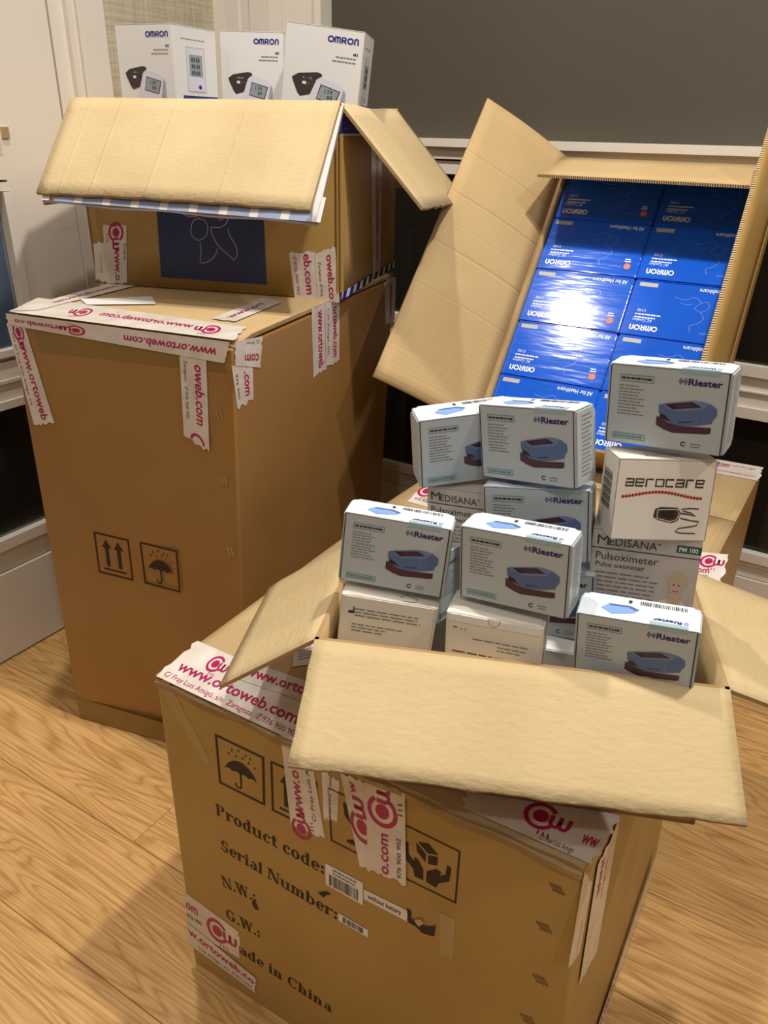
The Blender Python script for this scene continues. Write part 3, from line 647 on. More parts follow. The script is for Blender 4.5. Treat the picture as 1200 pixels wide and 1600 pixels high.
q = fF.sub([(119, 1089), (386, 1168), (388, 1196), (125, 1121)]); ik = Ink(q, 0.0003); ik.rect(0, 0, q.w, q.h, 'kraft_tape'); ik.build('brown_tape', wr)
sym(fF, [(146, 830), (201, 843), (209, 907.5), (154.5, 894)], arrows_symbol)
sym(fF, [(218, 846), (277, 860), (282.5, 926), (226, 911)], umbrella_symbol)
Tp(fF, [(351, 567), (14, 507), (10, 489), (361, 534)], [('www', 'www.ortoweb.com', .04, .40, .62, .42), ('logo', .66, .45, .34), ('www', 'ortoweb.co', .72, .24, .60, .35)], off=0.0022, jag=0.002)
Tp(fF, [(38.5, 506), (86, 661), (54, 663), (11, 505)], [('www', 'www.ortoweb', .16, .80, .55, .34), ('small', 'C/ Fray Luis Amigó, s/n', .2, .6, .88), ('logo', .08, .45, .3)], off=0.0012)
Tp(fF, [(323, 559), (328, 706), (288, 680), (281, 546)], [('www', 'oweb.com', .10, .66, .45, .34), ('small', 'Zaragoza   ✆976 900 902', .10, .66, .85), ('arc', .99, .45, .25)], off=0.0012)
for x, y in ((339, 646), (346, 748), (356, 858), (172, 514)):
    bm = bmesh.new(); bm.loops.layers.uv.new('UVMap')
    for k in (0, 1):
        p = fF.px(x + k * 5, y - 3); r2 = fF.px(x + k * 5 + 4, y + 9); bx(bm, 0, 1, -0.0008, 0.0008, 0, 0.0012, lambda a, c_, d: p.lerp(r2, a) + e * c_ + fF.n * (d + 0.0003))
    wr.add('staple', bm, 'wire')
Tp(fR, [(406, 574), (366, 571), (366, 534), (408, 525)], [('www', 'com', .10, .55, .45, .34), ('small', 'C/ Fray', .1, .5, .9)], off=0.0016)
Tp(fR, [(394, 572), (395, 624), (370, 638), (361, 571)], [('www', '.com', .15, .65, .45, .34), ('small', '976 900', .2, .6, .88)], off=0.0010)
Tp(fR, [(509, 472), (510, 574), (489, 590), (486, 480)], [('www', 'www.ortoweb', .08, .85, .6, .4)], off=0.0008)
Tp(fR, [(529, 466), (529, 563), (508, 574), (507, 474)], [('www', 'ortoweb.com', .1, .8, .45, .34), ('small', 'Luis Amigó, s/n', .1, .7, .85)], off=0.0014)
Tp(fR, [(618, 432), (616, 500), (602, 510), (600, 440)], [('www', 'web.com', .1, .8, .55, .34)], off=0.0008)
Tp(fT, [(385, 512), (60, 466), (14, 488), (364, 533)], [('logo', .12, .5, .30), ('www', 'www.ortoweb.com', .2, .42, .55, .26), ('logo', .70, .5, .28)], off=0.0010)
Tp(fT, [(14, 488), (186, 440), (216, 447), (60, 486)], [('www', 'ortoweb.com', .25, .6, .6, .3)], off=0.0018)
Tp(fT, [(330, 500), (412, 466), (440, 474), (368, 504)], [('www', 'www.ort', .1, .7, .6, .3)], off=0.0018)
q = fT.sub([(126, 469), (238, 465), (244, 477), (136, 478)]); ik = Ink(q, 0.0020); ik.rect(0, 0, q.w, q.h, 'white'); ik.build('paper_sticker', wr)

# ---- carton at the back right, closed
e, b = yawv(-31.8); o = V((0.262, 1.52, 0)) - b * 0.49; hR = 0.475; wR = 0.472
cR = [o, o + e * wR, o + e * wR + b * 0.49, o + b * 0.49]; cR = cR + [p + ZV * hR for p in cR]
tR = thing('shipping_carton', 'low closed brown carton behind, at the back wall under the open carton of blue boxes', 'carton', o); wr = W(tR)
cb = [p.copy() for p in cR]
for i in range(4, 8): cb[i].z -= 0.006
wr.add('body', hexa(cb, 0.003), 'kraft_out')
for a0, a1 in ((0, .498), (.502, 1)):
    wr.add('top_flap', slab([o + e * wR * x + b * 0.49 * y + ZV * hR for x, y in ((0, a0), (1, a0), (1, a1), (0, a1))], 0.0055, 8, 4), ['kraft_smooth', 'kraft_in', 'edge'])
fF, fR, fT = faces_of(cR)
Tp(fT, [(1000, 697), (1193, 731), (1184, 752), (985, 716)], [('www', 'ortoweb.com', .55, .2, .45, .3), ('small', 'www.ortoweb.com', .55, .42, .8, 'magenta'), ('small', 'C/ Fray Luis Amigó', .6, .35, .3, 'magenta')], off=0.0008)
Tp(fT, [(1080, 862), (1138, 867), (1127, 911), (1060, 902)], [('logo', .55, .32, .24), ('www', 'om', .35, .3, .75, .2), ('small', '902', .45, .2, .93)], off=0.0008)
Tp(fT, [(668, 755), (770, 776), (752, 817), (636, 784)], [('logo', .10, .38, .28), ('small', '976 900 902', .05, .3, .85), ('logo', .42, .8, .28)], off=0.0008)

# ---- upper left open carton
e, b = yawv(-13.7); o = V((-0.507, 1.387, 0.7515)); wU, dU, hU = 0.444, 0.36, 0.281
tU = thing('open_carton', 'open brown carton with dark blue printed panel standing on the tall left carton', 'carton', o); wr = W(tU)
FL, FR, BL, BR = o, o + e * wU, o + b * dU, o + e * wU + b * dU; up = ZV * hU; tk = 0.005
def wall(a, b_, inn, h, name='side_panel', nx=6, ny=4, mats=('kraft_out', 'kraft_smooth', 'edge'), z=V((0, 0, 1)), t=tk, warp=None):
    """outer surface from a to b_ (left to right seen from outside)"""
    return wr.add(name, slab([a + z * 0, b_, b_ + z * h, a + z * h], t, nx, ny, warp), list(mats))
wall(FL, FR, b, hU, 'front_panel'); wall(FR, BR, -e, hU); wall(BL, FL, e, hU); wall(BR, BL, -b, hU, 'back_panel')
wr.add('base_panel', slab([o + e * .005 + b * .005 + ZV * .0055, FR - e * .005 + b * .005 + ZV * .0055, BR - e * .005 - b * .005 + ZV * .0055, BL + e * .005 - b * .005 + ZV * .0055], 0.005), ['kraft_in', 'kraft_out', 'edge'])
fF = Face(FL + up, FR + up, FR, FL); fR = Face(FR + up, BR + up, BR, FR)
def flap_plane(h0, h1, outd, ind, phi):
    d = outd * math.cos(R(phi)) + ind * math.sin(R(phi)); return d, (h1 - h0).cross(d).normalized()
h0, h1 = FL + up + ZV * .004, FR + up + ZV * .004
d, n = flap_plane(h0, h1, -b, -ZV, 44.9)
o0, o1 = on_plane(56, 301, n, h0), on_plane(484, 328, n, h0)
crs = [0.09, 0.21, 0.42, 0.68]
xs = sorted(set([i / 24 for i in range(25)] + [c_ + k for c_ in crs for k in (-0.010, -0.006, -0.003, 0, 0.003, 0.006, 0.010)]))
def uw(u, v):
    r = 0.0
    for c_ in crs: r += 0.0012 * math.exp(-((u - c_) / 0.003) ** 2)
    return (r + 0.004 * math.sin(u * 3.1) * v, 0, 0.0007 * math.sin(u * 41) * (v > 0.98))
def uph(P, nn):
    return P if (P[1] - P[0]).cross(P[3] - P[0]).dot(nn) > 0 else [P[1], P[0], P[2 + 1 - 0] if False else P[2], P[3]]
ff = wr.add('front_flap', slab([h0, h1, o1, o0], 0.0045, xs, 8, uw, nrm=-n if n.z < 0 else n), ['kraft_in', 'kraft_out', 'edge'])
nn = -n if n.z < 0 else n
w0, w1 = on_plane(66, 314, n, h0 - nn * .008), on_plane(495, 349, n, h0 - nn * .008)
ofs = nn * 0.007
wr.add('outer_flap', slab([h0 - ofs, h1 + e * .004 - ofs, w1, w0], 0.004, 16, 6, lambda u, v: 0.002 * math.sin(u * 17) * v, nrm=nn), ['kraft_smooth', 'film_white', 'film_blue'])
q = Face(h0 - ofs * 1.01, h1 + e * .004 - ofs * 1.01, w1, w0, n=nn)
ik = Ink(q, 0.0025)
for k in range(9): ik.rect(q.w * (0.05 + k * .107), q.h * .80, q.w * (0.05 + k * .107 + .078), q.h, 'film_blue'); ik.rect(q.w * (0.05 + k * .107 + .078), q.h * .80, q.w * (0.05 + (k + 1) * .107), q.h, 'film_white')
ik.rect(q.w * .965, 0, q.w, q.h, 'film_white'); ik.rect(0, 0, q.w * .03, q.h, 'film_white')
ik.build('film_band', wr)
# right flap
h0, h1 = FR + up, BR + up
d, n = flap_plane(h0, h1, e, -ZV, 47.5)
o0 = on_plane(662, 327, n, h0); o1 = h1 + d * 0.205
nn = n if n.z > 0 else -n
wr.add('right_flap', slab([h1, h0, o0, o1], 0.0045, 14, 8, lambda u, v: (0.001 * math.sin(u * 9), 0, 0.002 * math.sin(u * 37) * (v > .98)), nrm=nn), ['kraft_in', 'kraft_out', 'edge'])
h0, h1 = FL + up, BL + up
d, n = flap_plane(h0, h1, -e, -ZV, 52); nn = n if n.z > 0 else -n
o0 = on_plane(67, 318, n, h0)
wr.add('left_flap', slab([h0, h1, h1 - e * .045 - ZV * .15, o0], 0.0045, 10, 6, nrm=nn), ['kraft_in', 'kraft_out', 'edge'])
h0, h1 = BR + up, BL + up
wr.add('back_flap', slab([h0, h1, h1 + b * .10 - ZV * .14, h0 + b * .10 - ZV * .14], 0.0045, 10, 6), ['kraft_in', 'kraft_out', 'edge'])
P_ = lambda pts: [fuv(fF, *p) for p in pts]
q = fF.sub([(240, 262), (409, 272), (417, 445), (252, 433)]); ik = Ink(q, 0.0004); ik.rect(0, 0, q.w, q.h, 'panel_blue'); s1 = ik.build('blue_panel', wr)
ik = Ink(q, 0.0008); S = lambda pts: [fuv(q, *p) for p in pts]
def spl(pts, n=5):
    out = []
    for i in range(len(pts) - 1):
        p0 = pts[max(i - 1, 0)]; p1 = pts[i]; p2 = pts[i + 1]; p3 = pts[min(i + 2, len(pts) - 1)]
        for k in range(n):
            t = k / n; out.append(tuple(0.5 * (2 * p1[j] + (-p0[j] + p2[j]) * t + (2 * p0[j] - 5 * p1[j] + 4 * p2[j] - p3[j]) * t * t + (-p0[j] + 3 * p1[j] - 3 * p2[j] + p3[j]) * t ** 3) for j in (0, 1)))
    return out + [pts[-1]]
for c_ in ([(303, 346), (312, 343), (322, 349), (325, 362), (320, 373), (310, 377), (300, 368), (300, 354), (303, 346)],
           [(313, 381), (315, 395), (314, 412), (326, 411), (336, 402), (340, 391)],
           [(330, 357), (332, 370), (342, 388), (356, 401), (365, 409), (370, 400), (366, 384), (359, 372), (356, 360)],
           [(330, 357), (344, 358), (354, 351), (357, 340)], [(286, 335), (298, 340), (310, 338), (311, 328)], [(334, 332), (344, 346), (352, 338), (356, 328)]):
    ik.stroke(S(spl(c_)), 0.0013, 'line_grey')
ik.build('line_drawing', wr, s1)
Tp(fF, [(198, 352), (199, 442), (167, 441), (161, 352)], [('logo', .12, .45, .33), ('www', 'www.o', .36, .6, .55, .3), ('small', 'Zaragoza', .3, .3, .12)], off=0.0010)
Tp(fF, [(164, 379), (169, 440), (150, 437), (146, 379)], [('small', 'C/ Fray', .3, .5, .5)], off=0.0005, wdt=0.02)
Tp(fF, [(492, 393), (497, 470), (461, 467), (451.5, 396)], [('www', 'eb.com', .03, .85, .45, .3), ('small', '✆976 900 902', .05, .85, .85, 'magenta')], off=0.0006)
Tp(fF, [(524, 386), (531, 472), (497, 470), (492, 395)], [('www', 'oweb.co', .10, .85, .45, .3), ('small', 'Zaragoza ✆976', .2, .7, .85)], off=0.0011)
q = Face(FL + up, FR + up, FR + up - ZV * .045, FL + up - ZV * .045); ik = Ink(q, 0.0005); ik.rect(0, 0, q.w, q.h, 'blue_tape'); ik.rect(0, q.h * .94, q.w, q.h, 'white_ink', 0.0003); ik.build('printed_band', wr)
q = Face(FR + up, BR + up, BR + up - ZV * .042, FR + up - ZV * .042); ik = Ink(q, 0.0005); ik.rect(0, 0, q.w, q.h, 'blue_tape'); ik.rect(0, q.h * .94, q.w, q.h, 'white_ink', 0.0003)
for k in range(5): ik.lines(q.w * (.03 + .2 * k), q.h * .15, q.w * (.16 + .2 * k), 4, q.h * .2, q.h * .05, 'white_ink', 0.5, k)
ik.build('printed_band', wr)
q = Face(FR + ZV * .012, BR + ZV * .012, BR, FR); ik = Ink(q, 0.0006)
ik.rect(0, 0, q.w, q.h, 'white_ink')
for k in range(9): ik.poly([(q.w * (k / 9 + .03), 0), (q.w * (k / 9 + .085), 0), (q.w * (k / 9 + .06), q.h), (q.w * (k / 9), q.h)], 'blue_tape' if k < 3 else 'black', 0.0003)
ik.build('striped_tape', wr)
Tp(fR, [(597, 222), (594, 434), (582, 444), (579, 226)], [('www', 'www.ortoweb.com', .05, .8, .55, .3)], off=0.0006)
# rounded golden corner folds on the front right edge
bm = bmesh.new(); bm.loops.layers.uv.new('UVMap')
for k, (u_, r_) in enumerate(((-0.006, .0025), (0.000, .003), (0.006, .002))):
    pc = FR + e * (u_ if u_ < 0 else 0) + b * (u_ if u_ > 0 else 0)
    for j in range(8):
        a0, a1 = j * math.pi / 4, (j + 1) * math.pi / 4
        vs = [bm.verts.new(pc + e * r_ * math.cos(a) + b * r_ * math.sin(a) + ZV * z) for a, z in ((a0, .012), (a1, .012), (a1, hU - .04), (a0, hU - .04))]
        bm.faces.new(vs)
wr.add('corner_fold', bm, 'kraft_out', smooth=True)

# ---- tilted open carton full of blue boxes
Bp = V((0.1599, 1.30216, 0.549)); eu = Euler((R(-41.2), R(0.4), R(-27.8)), 'YXZ').to_matrix()
ex, ey, ez = eu.col[0].copy(), eu.col[1].copy(), eu.col[2].copy()
wB, hB, dB = 0.375, 0.564, 0.088
tB = thing('open_carton', 'open brown carton leaning back against the wall, packed with glossy blue boxes', 'carton', Bp); wr = W(tB)
P = lambda x, y, z: Bp + ex * x + ey * y + ez * (z - 0.018)
wr.add('side_panel', slab([P(0, dB, 0), P(0, 0, 0), P(0, 0, hB), P(0, dB, hB)], 0.005, 3, 8, nrm=-ex), ['kraft_out', 'kraft_smooth', 'edge'])
wr.add('side_panel', slab([P(wB, 0, 0), P(wB, dB, 0), P(wB, dB, hB), P(wB, 0, hB)], 0.005, 3, 8, nrm=ex), ['kraft_out', 'kraft_smooth', 'edge'])
wr.add('top_panel', slab([P(0, 0, hB), P(wB, 0, hB), P(wB, dB, hB), P(0, dB, hB)], 0.005, 8, 3, nrm=ez), ['kraft_out', 'kraft_smooth', 'edge'])
wr.add('bottom_panel', slab([P(0, 0, 0), P(wB, 0, 0), P(wB, dB, 0), P(0, dB, 0)], 0.005, 8, 3, nrm=-ez), ['kraft_out', 'kraft_smooth', 'edge'])
wr.add('back_panel', slab([P(0, dB, 0), P(wB, dB, 0), P(wB, dB, hB), P(0, dB, hB)], 0.005, 8, 8, nrm=ey), ['kraft_out', 'kraft_smooth', 'edge'])
h0, h1 = P(0, 0, 0), P(0, 0, hB)
d, n = flap_plane(h0, h1, -ex, -ey, 44.2); nn = n if n.dot(CAM - h0) > 0 else -n
o0 = on_plane(583, 588, n, h0); o1 = on_plane(762, 153, n, h0)
cr2 = [(0.12, .5), (0.22, .5), (0.33, .7), (0.48, 2.0), (0.56, .5), (0.655, 1.6), (0.80, 1.3)]
xs = sorted(set([i / 24 for i in range(25)] + [c_ + k for c_, _ in cr2 for k in (-0.010, -0.005, -0.0025, 0, 0.0025, 0.005, 0.010)]))
wr.add('left_flap', slab([h0, h1, o1, o0], 0.005, xs, 8, lambda u, v: (sum(-0.0007 * a * math.exp(-((u - c_) / 0.003) ** 2) for c_, a in cr2) + .005 * math.sin(v * 3.1), (0.0022 * math.sin(v * 60) + .002 * math.sin(v * 141)) * (u < .01), 0), nrm=nn), ['kraft_smooth', 'kraft_out', 'edge'])
h0, h1 = P(0, 0, hB), P(wB, 0, hB)
d, n = flap_plane(h0, h1, ez, -ey, 140.4); nn = n if n.dot(CAM - h0) > 0 else -n
o0 = on_plane(840, 272, n, h0); o1 = on_plane(1178, 290, n, h0)
wr.add('top_flap', slab([h0, h1, o1, o0], 0.005, 12, 4, nrm=nn), ['kraft_smooth', 'kraft_out', 'edge_open'])
h0, h1 = P(wB, 0, 0), P(wB, 0, hB)
d, n = flap_plane(h0, h1, ex, -ey, 101)
nn = n if n.dot(ex) > 0 else -n
rf = wr.add('right_flap', slab([h0, h1, h1 + d * .125, h0 + d * .125], 0.006, 12, 4, lambda u, v: .004 * math.sin(v * 3.1), nrm=nn), ['kraft_out', 'kraft_smooth', 'edge_open'])
# blue boxes
bw, bh, bd = 0.1815, 0.1085, 0.062
def blue_proto():
    t = thing('blue_box', 'glossy blue box', 'box')
    bm = bmesh.new(); bm.loops.layers.uv.new('UVMap'); bx(bm, 0, bw, 0, bd, 0, bh); bmesh.ops.bevel(bm, geom=list(bm.edges), offset=0.0022, segments=2, affect='EDGES')
    link('body', bm, 'blue_box', t)
    f = Face((0, 0, bh), (bw, 0, bh), (bw, 0, 0), (0, 0, 0)); ik = Ink(f, 0.0003)
    omron(ik, bw * .07, bh * .10 if False else bh * .80, bw * .26, 'white_ink', flip=True)
    ik.build('brand_lettering', t)
    ik = Ink(f, 0.0003)
    ik.text('All for Healthcare', bw * .60, bh * .055, bh * .07, 'white_ink', width=bw * .34, flip=True, bold=.01)
    ik.text('AC Comfort', bw * .08, bh * .69, bh * .05, 'white_ink', width=bw * .18, flip=True)
    ik.lines(bw * .09, bh * .60, bw * .34, 2, bh * .055, bh * .022, 'white_ink', 0.3, 4); ik.text('C102', bw * .10, bh * .52, bh * .045, 'white_ink', width=bw * .08, flip=True)
    ik.rect(bw * .05, bh * .045, bw * .22, bh * .115, 'line_grey')
    ik.text('Designed for', bw * .70, bh * .80, bh * .045, 'line_blue', width=bw * .13, flip=True)
    ik.lines(bw * .85, bh * .66, bw * .91, 2, bh * .04, bh * .02, 'white_ink', 0.3, 9)
    ik.build('small_lettering', t)
    ik = Ink(f, 0.0003); ik.disc(bw * .885, bh * .80, bh * .055, 'orange', n=14); ik.build('red_mark', t, label='small red dot')
    ik = Ink(f, 0.0003)
    S = lambda pts: [(x * bw, y * bh) for x, y in spl(pts)]
    for c_ in ([(.40, .25), (.5, .28), (.58, .22), (.64, .30), (.60, .40), (.66, .46), (.72, .38), (.70, .28), (.64, .30)], [(.66, .46), (.70, .56), (.66, .66), (.60, .72), (.62, .82)], [(.46, .33), (.52, .36), (.58, .33)]): ik.stroke(S(c_), .0009, 'line_blue')
    ik.build('line_drawing', t)
    return t
bp_ = blue_proto(); first = True
eB = Euler((R(-41.2), R(0.4), R(-27.8)), 'YXZ')
names = {0: 'bottom', 1: 'second from the bottom', 2: 'third from the bottom', 3: 'second from the top', 4: 'top'}
for c_ in range(2):
    for r in range(5):
        t = bp_ if first else copy_tree(bp_); first = False
        t.rotation_mode = 'YXZ'; t.rotation_euler = (eB.x + R(rdn.uniform(-.5, .5)), eB.y, eB.z + R(rdn.uniform(-.4, .4)))
        t.location = P(.006 + c_ * (bw + .0008), .018 + rdn.uniform(0, .002), 0.0075 + r * 0.1092)
        tag(t, 'glossy blue box in the %s column of the leaning carton, %s row' % (('left', 'right')[c_], names[r]), 'box', 'blue boxes packed in the leaning carton')
# ============================================================ SMALL OPEN CARTON WITH OXIMETER BOXES
e, b = yawv(-9.6); zb = 0.4765; zt = 0.62
FL = V((-0.0555, 0.534, zb)); wO, dO = 0.328, 0.185; FR = FL + e * wO; BL = FL + b * dO; BR = FR + b * dO; hU = zt - zb; up = ZV * hU; tk = 0.0035
tO = thing('open_carton', 'small open kraft carton on the front carton, heaped with white medical boxes', 'carton', FL); wr = W(tO)
for nm, a_, b_ in (('front_panel', FL, FR), ('side_panel', FR, BR), ('back_panel', BR, BL), ('side_panel', BL, FL)):
    wall(a_, b_, None, hU, nm, mats=('kraft_out', 'kraft_smooth', 'edge'), t=tk)
wr.add('base_panel', slab([FL + ZV * .0045, FR + ZV * .0045, BR + ZV * .0045, BL + ZV * .0045], 0.004), ['kraft_smooth', 'kraft_out', 'edge'])
h0, h1 = FL + up, FR + up
d, n = flap_plane(h0, h1, -b, -ZV, 27.2); nn = n if n.z > 0 else -n
o0 = on_plane(449, 1197, n, h0); o1 = on_plane(1168, 1290, n, h0)
wr.add('front_flap', slab([h0, h1, o1, o0], 0.0035, 26, 8, lambda u, v: (0.0012 * math.sin(u * 7) * v, 0.0004 * math.sin(v * 19) * (u < .01), (0.0005 * math.sin(u * 34) + .0003 * math.sin(u * 91)) * (v > .98)), nrm=nn), ['kraft_in', 'kraft_smooth', 'edge'])
h0, h1 = FL + up, BL + up
d, n = flap_plane(h0, h1, -e, -ZV, 36.8); nn = n if n.z > 0 else -n
o0 = on_plane(342, 1072, n, h0); o1 = on_plane(421, 916, n, h0)
wr.add('left_flap', slab([h1, h0, o0, o1], 0.0035, 10, 8, lambda u, v: (0, 0.004 * (v > .88) * (u < .02), 0), nrm=nn), ['kraft_in', 'kraft_smooth', 'edge'])
h0, h1 = FR + up, BR + up
d, n = flap_plane(h0, h1, e, -ZV, 17); nn = n if n.z > 0 else -n
wr.add('right_flap', slab([h1, h0, h0 + d * .112, h1 + d * .112], 0.0035, 8, 8, nrm=nn), ['kraft_in', 'kraft_smooth', 'edge'])
h0, h1 = BL + up, BR + up
wr.add('back_flap', slab([h1, h0, h0 + b * .04 - ZV * .09, h1 + b * .04 - ZV * .09], 0.0035, 6, 4), ['kraft_in', 'kraft_smooth', 'edge'])

def rounded_side(x, w_, d, h, sgn, th=0.0012, r=0.007, y0=0.0015):
    """dust flap lying on the side wall, rounded at the back"""
    bm = bmesh.new(); bm.loops.layers.uv.new('UVMap')
    pts = [(y0, 0.001), (d - r, 0.001)] + [(d - r + r * math.sin(a), 0.001 + r - r * math.cos(a)) for a in [i * math.pi / 10 for i in range(1, 6)]]
    pts += [(d - r + r * math.cos(a), h - 0.001 - r + r * math.sin(a)) for a in [i * math.pi / 10 for i in range(0, 6)]] + [(y0, h - 0.001)]
    A = [bm.verts.new((x, y, z)) for y, z in pts]; B = [bm.verts.new((x + sgn * th, y, z)) for y, z in pts]
    bm.faces.new(A); bm.faces.new(B[::-1])
    for i in range(len(pts)): bm.faces.new([A[i], A[(i + 1) % len(pts)], B[(i + 1) % len(pts)], B[i]])
    bmesh.ops.recalc_face_normals(bm, faces=bm.faces)
    return bm
def box_shell(t, w_, d, h, m, bev=0.0008, flaps=True):
    bm = bmesh.new(); bm.loops.layers.uv.new('UVMap'); bx(bm, 0, w_, 0, d, 0, h); bmesh.ops.bevel(bm, geom=list(bm.edges), offset=bev, segments=2, affect='EDGES')
    bd_ = link('body', bm, m, t)
    if flaps:
        link('side_flap', rounded_side(w_, w_, d, h, 1), m, t); link('side_flap', rounded_side(0, w_, d, h, -1), m, t)
    bm = bmesh.new(); bm.loops.layers.uv.new('UVMap')
    r = 0.006; pts = [(0, 0), (w_, 0), (w_, d - r), (w_ - r, d), (r, d), (0, d - r)]
    A = [bm.verts.new((x, y, h)) for x, y in pts]; B = [bm.verts.new((x, y, h + 0.0007)) for x, y in pts]
    bm.faces.new(A[::-1]); bm.faces.new(B)
    for i in range(6): bm.faces.new([A[i], A[(i + 1) % 6], B[(i + 1) % 6], B[i]])
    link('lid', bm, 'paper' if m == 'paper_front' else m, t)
    f = Face((0, 0, h), (w_, 0, h), (w_, 0, 0), (0, 0, 0)); tp = Face((0, d, h + .0007), (w_, d, h + .0007), (w_, 0, h + .0007), (0, 0, h + .0007), n=ZV)
    rt = Face((w_ + .0012, 0, h), (w_ + .0012, d, h), (w_ + .0012, d, 0), (w_ + .0012, 0, 0)); lf = Face((-.0012, d, h), (-.0012, 0, h), (-.0012, 0, 0), (-.0012, d, 0))
    return f, tp, rt, lf
OX = {
 'base': [(0.00, .55), (.10, .62), (.22, .72), (.36, .78), (.93, .72), (.93, .88), (.88, .92), (.30, 1.0), (.14, .93), (0.0, .82)],
 'body': [(0.02, .22), (.12, .16), (.58, .0), (.72, .0), (.88, .05), (.99, .17), (1.0, .36), (.95, .48), (.93, .60), (.70, .70), (.38, .77), (.26, .73), (.18, .62), (.03, .45)],
 'top': [(0.06, .20), (.60, .0), (.74, .0), (.86, .05), (.74, .24), (.30, .36), (.20, .30)],
 'screen': [(0.13, .18), (.58, .035), (.74, .16), (.26, .30)], 'inner': [(.26, .16), (.56, .07), (.68, .16), (.36, .25)],
}
def oximeter_print(ink, x0, y0, w_, h_, dark=False):
    S = lambda k, dx=0: [(x0 + a * w_, y0 + c * h_) for a, c in OX[k]]
    ink.poly(S('base'), 'dev_red'); ink.poly(S('body'), 'dev_blue', .0001); ink.poly(S('top'), 'dev_mid', .0002); ink.poly(S('screen'), 'screen', .0003); ink.poly(S('inner'), 'dev_red', .0004)
    ink.poly([(x0 + a * w_, y0 + c * h_) for a, c in ((.06, .46), (.16, .52), (.26, .70), (.16, .64), (.05, .58))], 'screen', .0002)
    ink.poly([(x0 + a * w_, y0 + c * h_) for a, c in ((.66, .40), (.67, .40), (.69, .66), (.68, .67))], 'dev_mid', .0002)
    ink.poly([(x0 + a * w_, y0 + c * h_) for a, c in ((.38, .66), (.60, .60), (.60, .625), (.38, .685))], 'screen', .0002)
RW, RDp, RH = 0.089, 0.032, 0.0632
def riester_logo(ink, x, y, w_, m='navy', flip=False):
    c = w_ * .055
    if not flip:
        ink.disc(x + w_ * .10, y - w_ * .075, w_ * .022, m)
        ink.arc(x + w_ * .10, y - w_ * .075, w_ * .05, 120, 240, w_ * .018, m); ink.arc(x + w_ * .10, y - w_ * .075, w_ * .085, 120, 240, w_ * .018, m)
        ink.arc(x + w_ * .10, y - w_ * .075, w_ * .05, -60, 60, w_ * .018, m); ink.arc(x + w_ * .10, y - w_ * .075, w_ * .085, -60, 60, w_ * .018, m)
        ink.text('Riester', x + w_ * .22, y, w_ * .155, m, width=w_ * .78, bold=.03)
    else:
        ink.text('Riester', x, y, w_ * .13, m, width=w_ * .78, bold=.03, flip=True)
        ink.arc(x + w_ * .90, y + w_ * .06, w_ * .05, 0, 360, w_ * .018, m)
def riester_proto():
    t = thing('oximeter_box', 'x', 'box')
    w_, d, h = RW, RDp, RH
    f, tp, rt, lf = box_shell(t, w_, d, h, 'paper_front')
    ik = Ink(f, .0003); riester_logo(ik, w_ * .59, h * .175, w_ * .35)
    ik.build('brand_lettering', t)
    ik = Ink(f, .0003); ik.frame(w_ * .09, h * .115, w_ * .385, h * .20, w_ * .005, 'teal'); ik.lines(w_ * .105, h * .145, w_ * .37, 1, 0, h * .026, 'ink', .05, 3)
    ik.frame(w_ * .065, h * .86, w_ * .35, h * .935, w_ * .006, 'teal'); ik.lines(w_ * .08, h * .885, w_ * .335, 1, 0, h * .026, 'teal', .05, 4)
    ik.rect(w_ * .60, 0, w_ * .91, h * .045, 'pale_teal')
    ik.lines(w_ * .09, h * .245, w_ * .36, 10, h * .04, h * .012, 'greytext', .45, 6)
    ik.arc(w_ * .68, h * .905, w_ * .018, 30, 330, w_ * .009, 'ink'); ik.lines(w_ * .74, h * .885, w_ * .83, 2, h * .035, h * .012, 'greytext', .2, 8)
    ik.build('small_print', t)
    ik = Ink(f, .0003); oximeter_print(ik, w_ * .435, h * .36, w_ * .49, h * .42); ik.build('product_picture', t)
    ik = Ink(f, .0003); ik.rect(w_ * .004, 0.0004, w_ * .013, h, 'ink'); ik.rect(w_ * .982, 0.0004, w_ * .993, h, 'ink'); ik.build('seam', t)
    ik = Ink(tp, .0003)
    ik.poly([(w_ * x, d * y) for x, y in ((.18, .62), (.24, .40), (.42, .38), (.50, .50), (.46, .66), (.28, .82))], 'dev_light'); ik.poly([(w_ * x, d * y) for x, y in ((.24, .40), (.42, .38), (.50, .50), (.47, .56), (.41, .45), (.25, .47))], 'dev_blue', .0002)
    ik.build('product_picture', t)
    ik = Ink(tp, .0003); riester_logo(ik, w_ * .62, d * .72, w_ * .30, 'brand_blue', True)
    ik.rect(w_ * .60, d * .86, w_ * .91, d, 'pale_teal'); ik.bars(w_ * .50, d * .10, w_ * .90, d * .26, 'ink', 26, 5); ik.rect(w_ * .40, d * .12, w_ * .43, d * .25, 'ink')
    ik.build('small_print', t)
    ik = Ink(rt, .0003); ik.lines(d * .25, h * .08, d * .85, 15, h * .055, h * .014, 'greytext', .35, 11); ik.build('small_print', t)
    return t
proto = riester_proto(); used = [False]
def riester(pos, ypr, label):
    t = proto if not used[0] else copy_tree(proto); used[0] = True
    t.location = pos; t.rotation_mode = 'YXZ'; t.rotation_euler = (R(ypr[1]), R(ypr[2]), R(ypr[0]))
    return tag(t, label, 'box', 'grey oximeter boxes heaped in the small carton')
riester((-0.0374, 0.5777, 0.6514), (-10.1, -4.0, 4.2), 'grey oximeter box at the left front of the heap, tilted on a plain white box')
riester((0.0648, 0.5526, 0.6532), (-27.6, -1.9, -3.8), 'grey oximeter box in the front middle of the heap, above the thumb notch box')
riester((0.0854, 0.6261, 0.7300), (-39.9, -1.2, -9.4), 'grey oximeter box topping the middle of the heap with its right side showing')
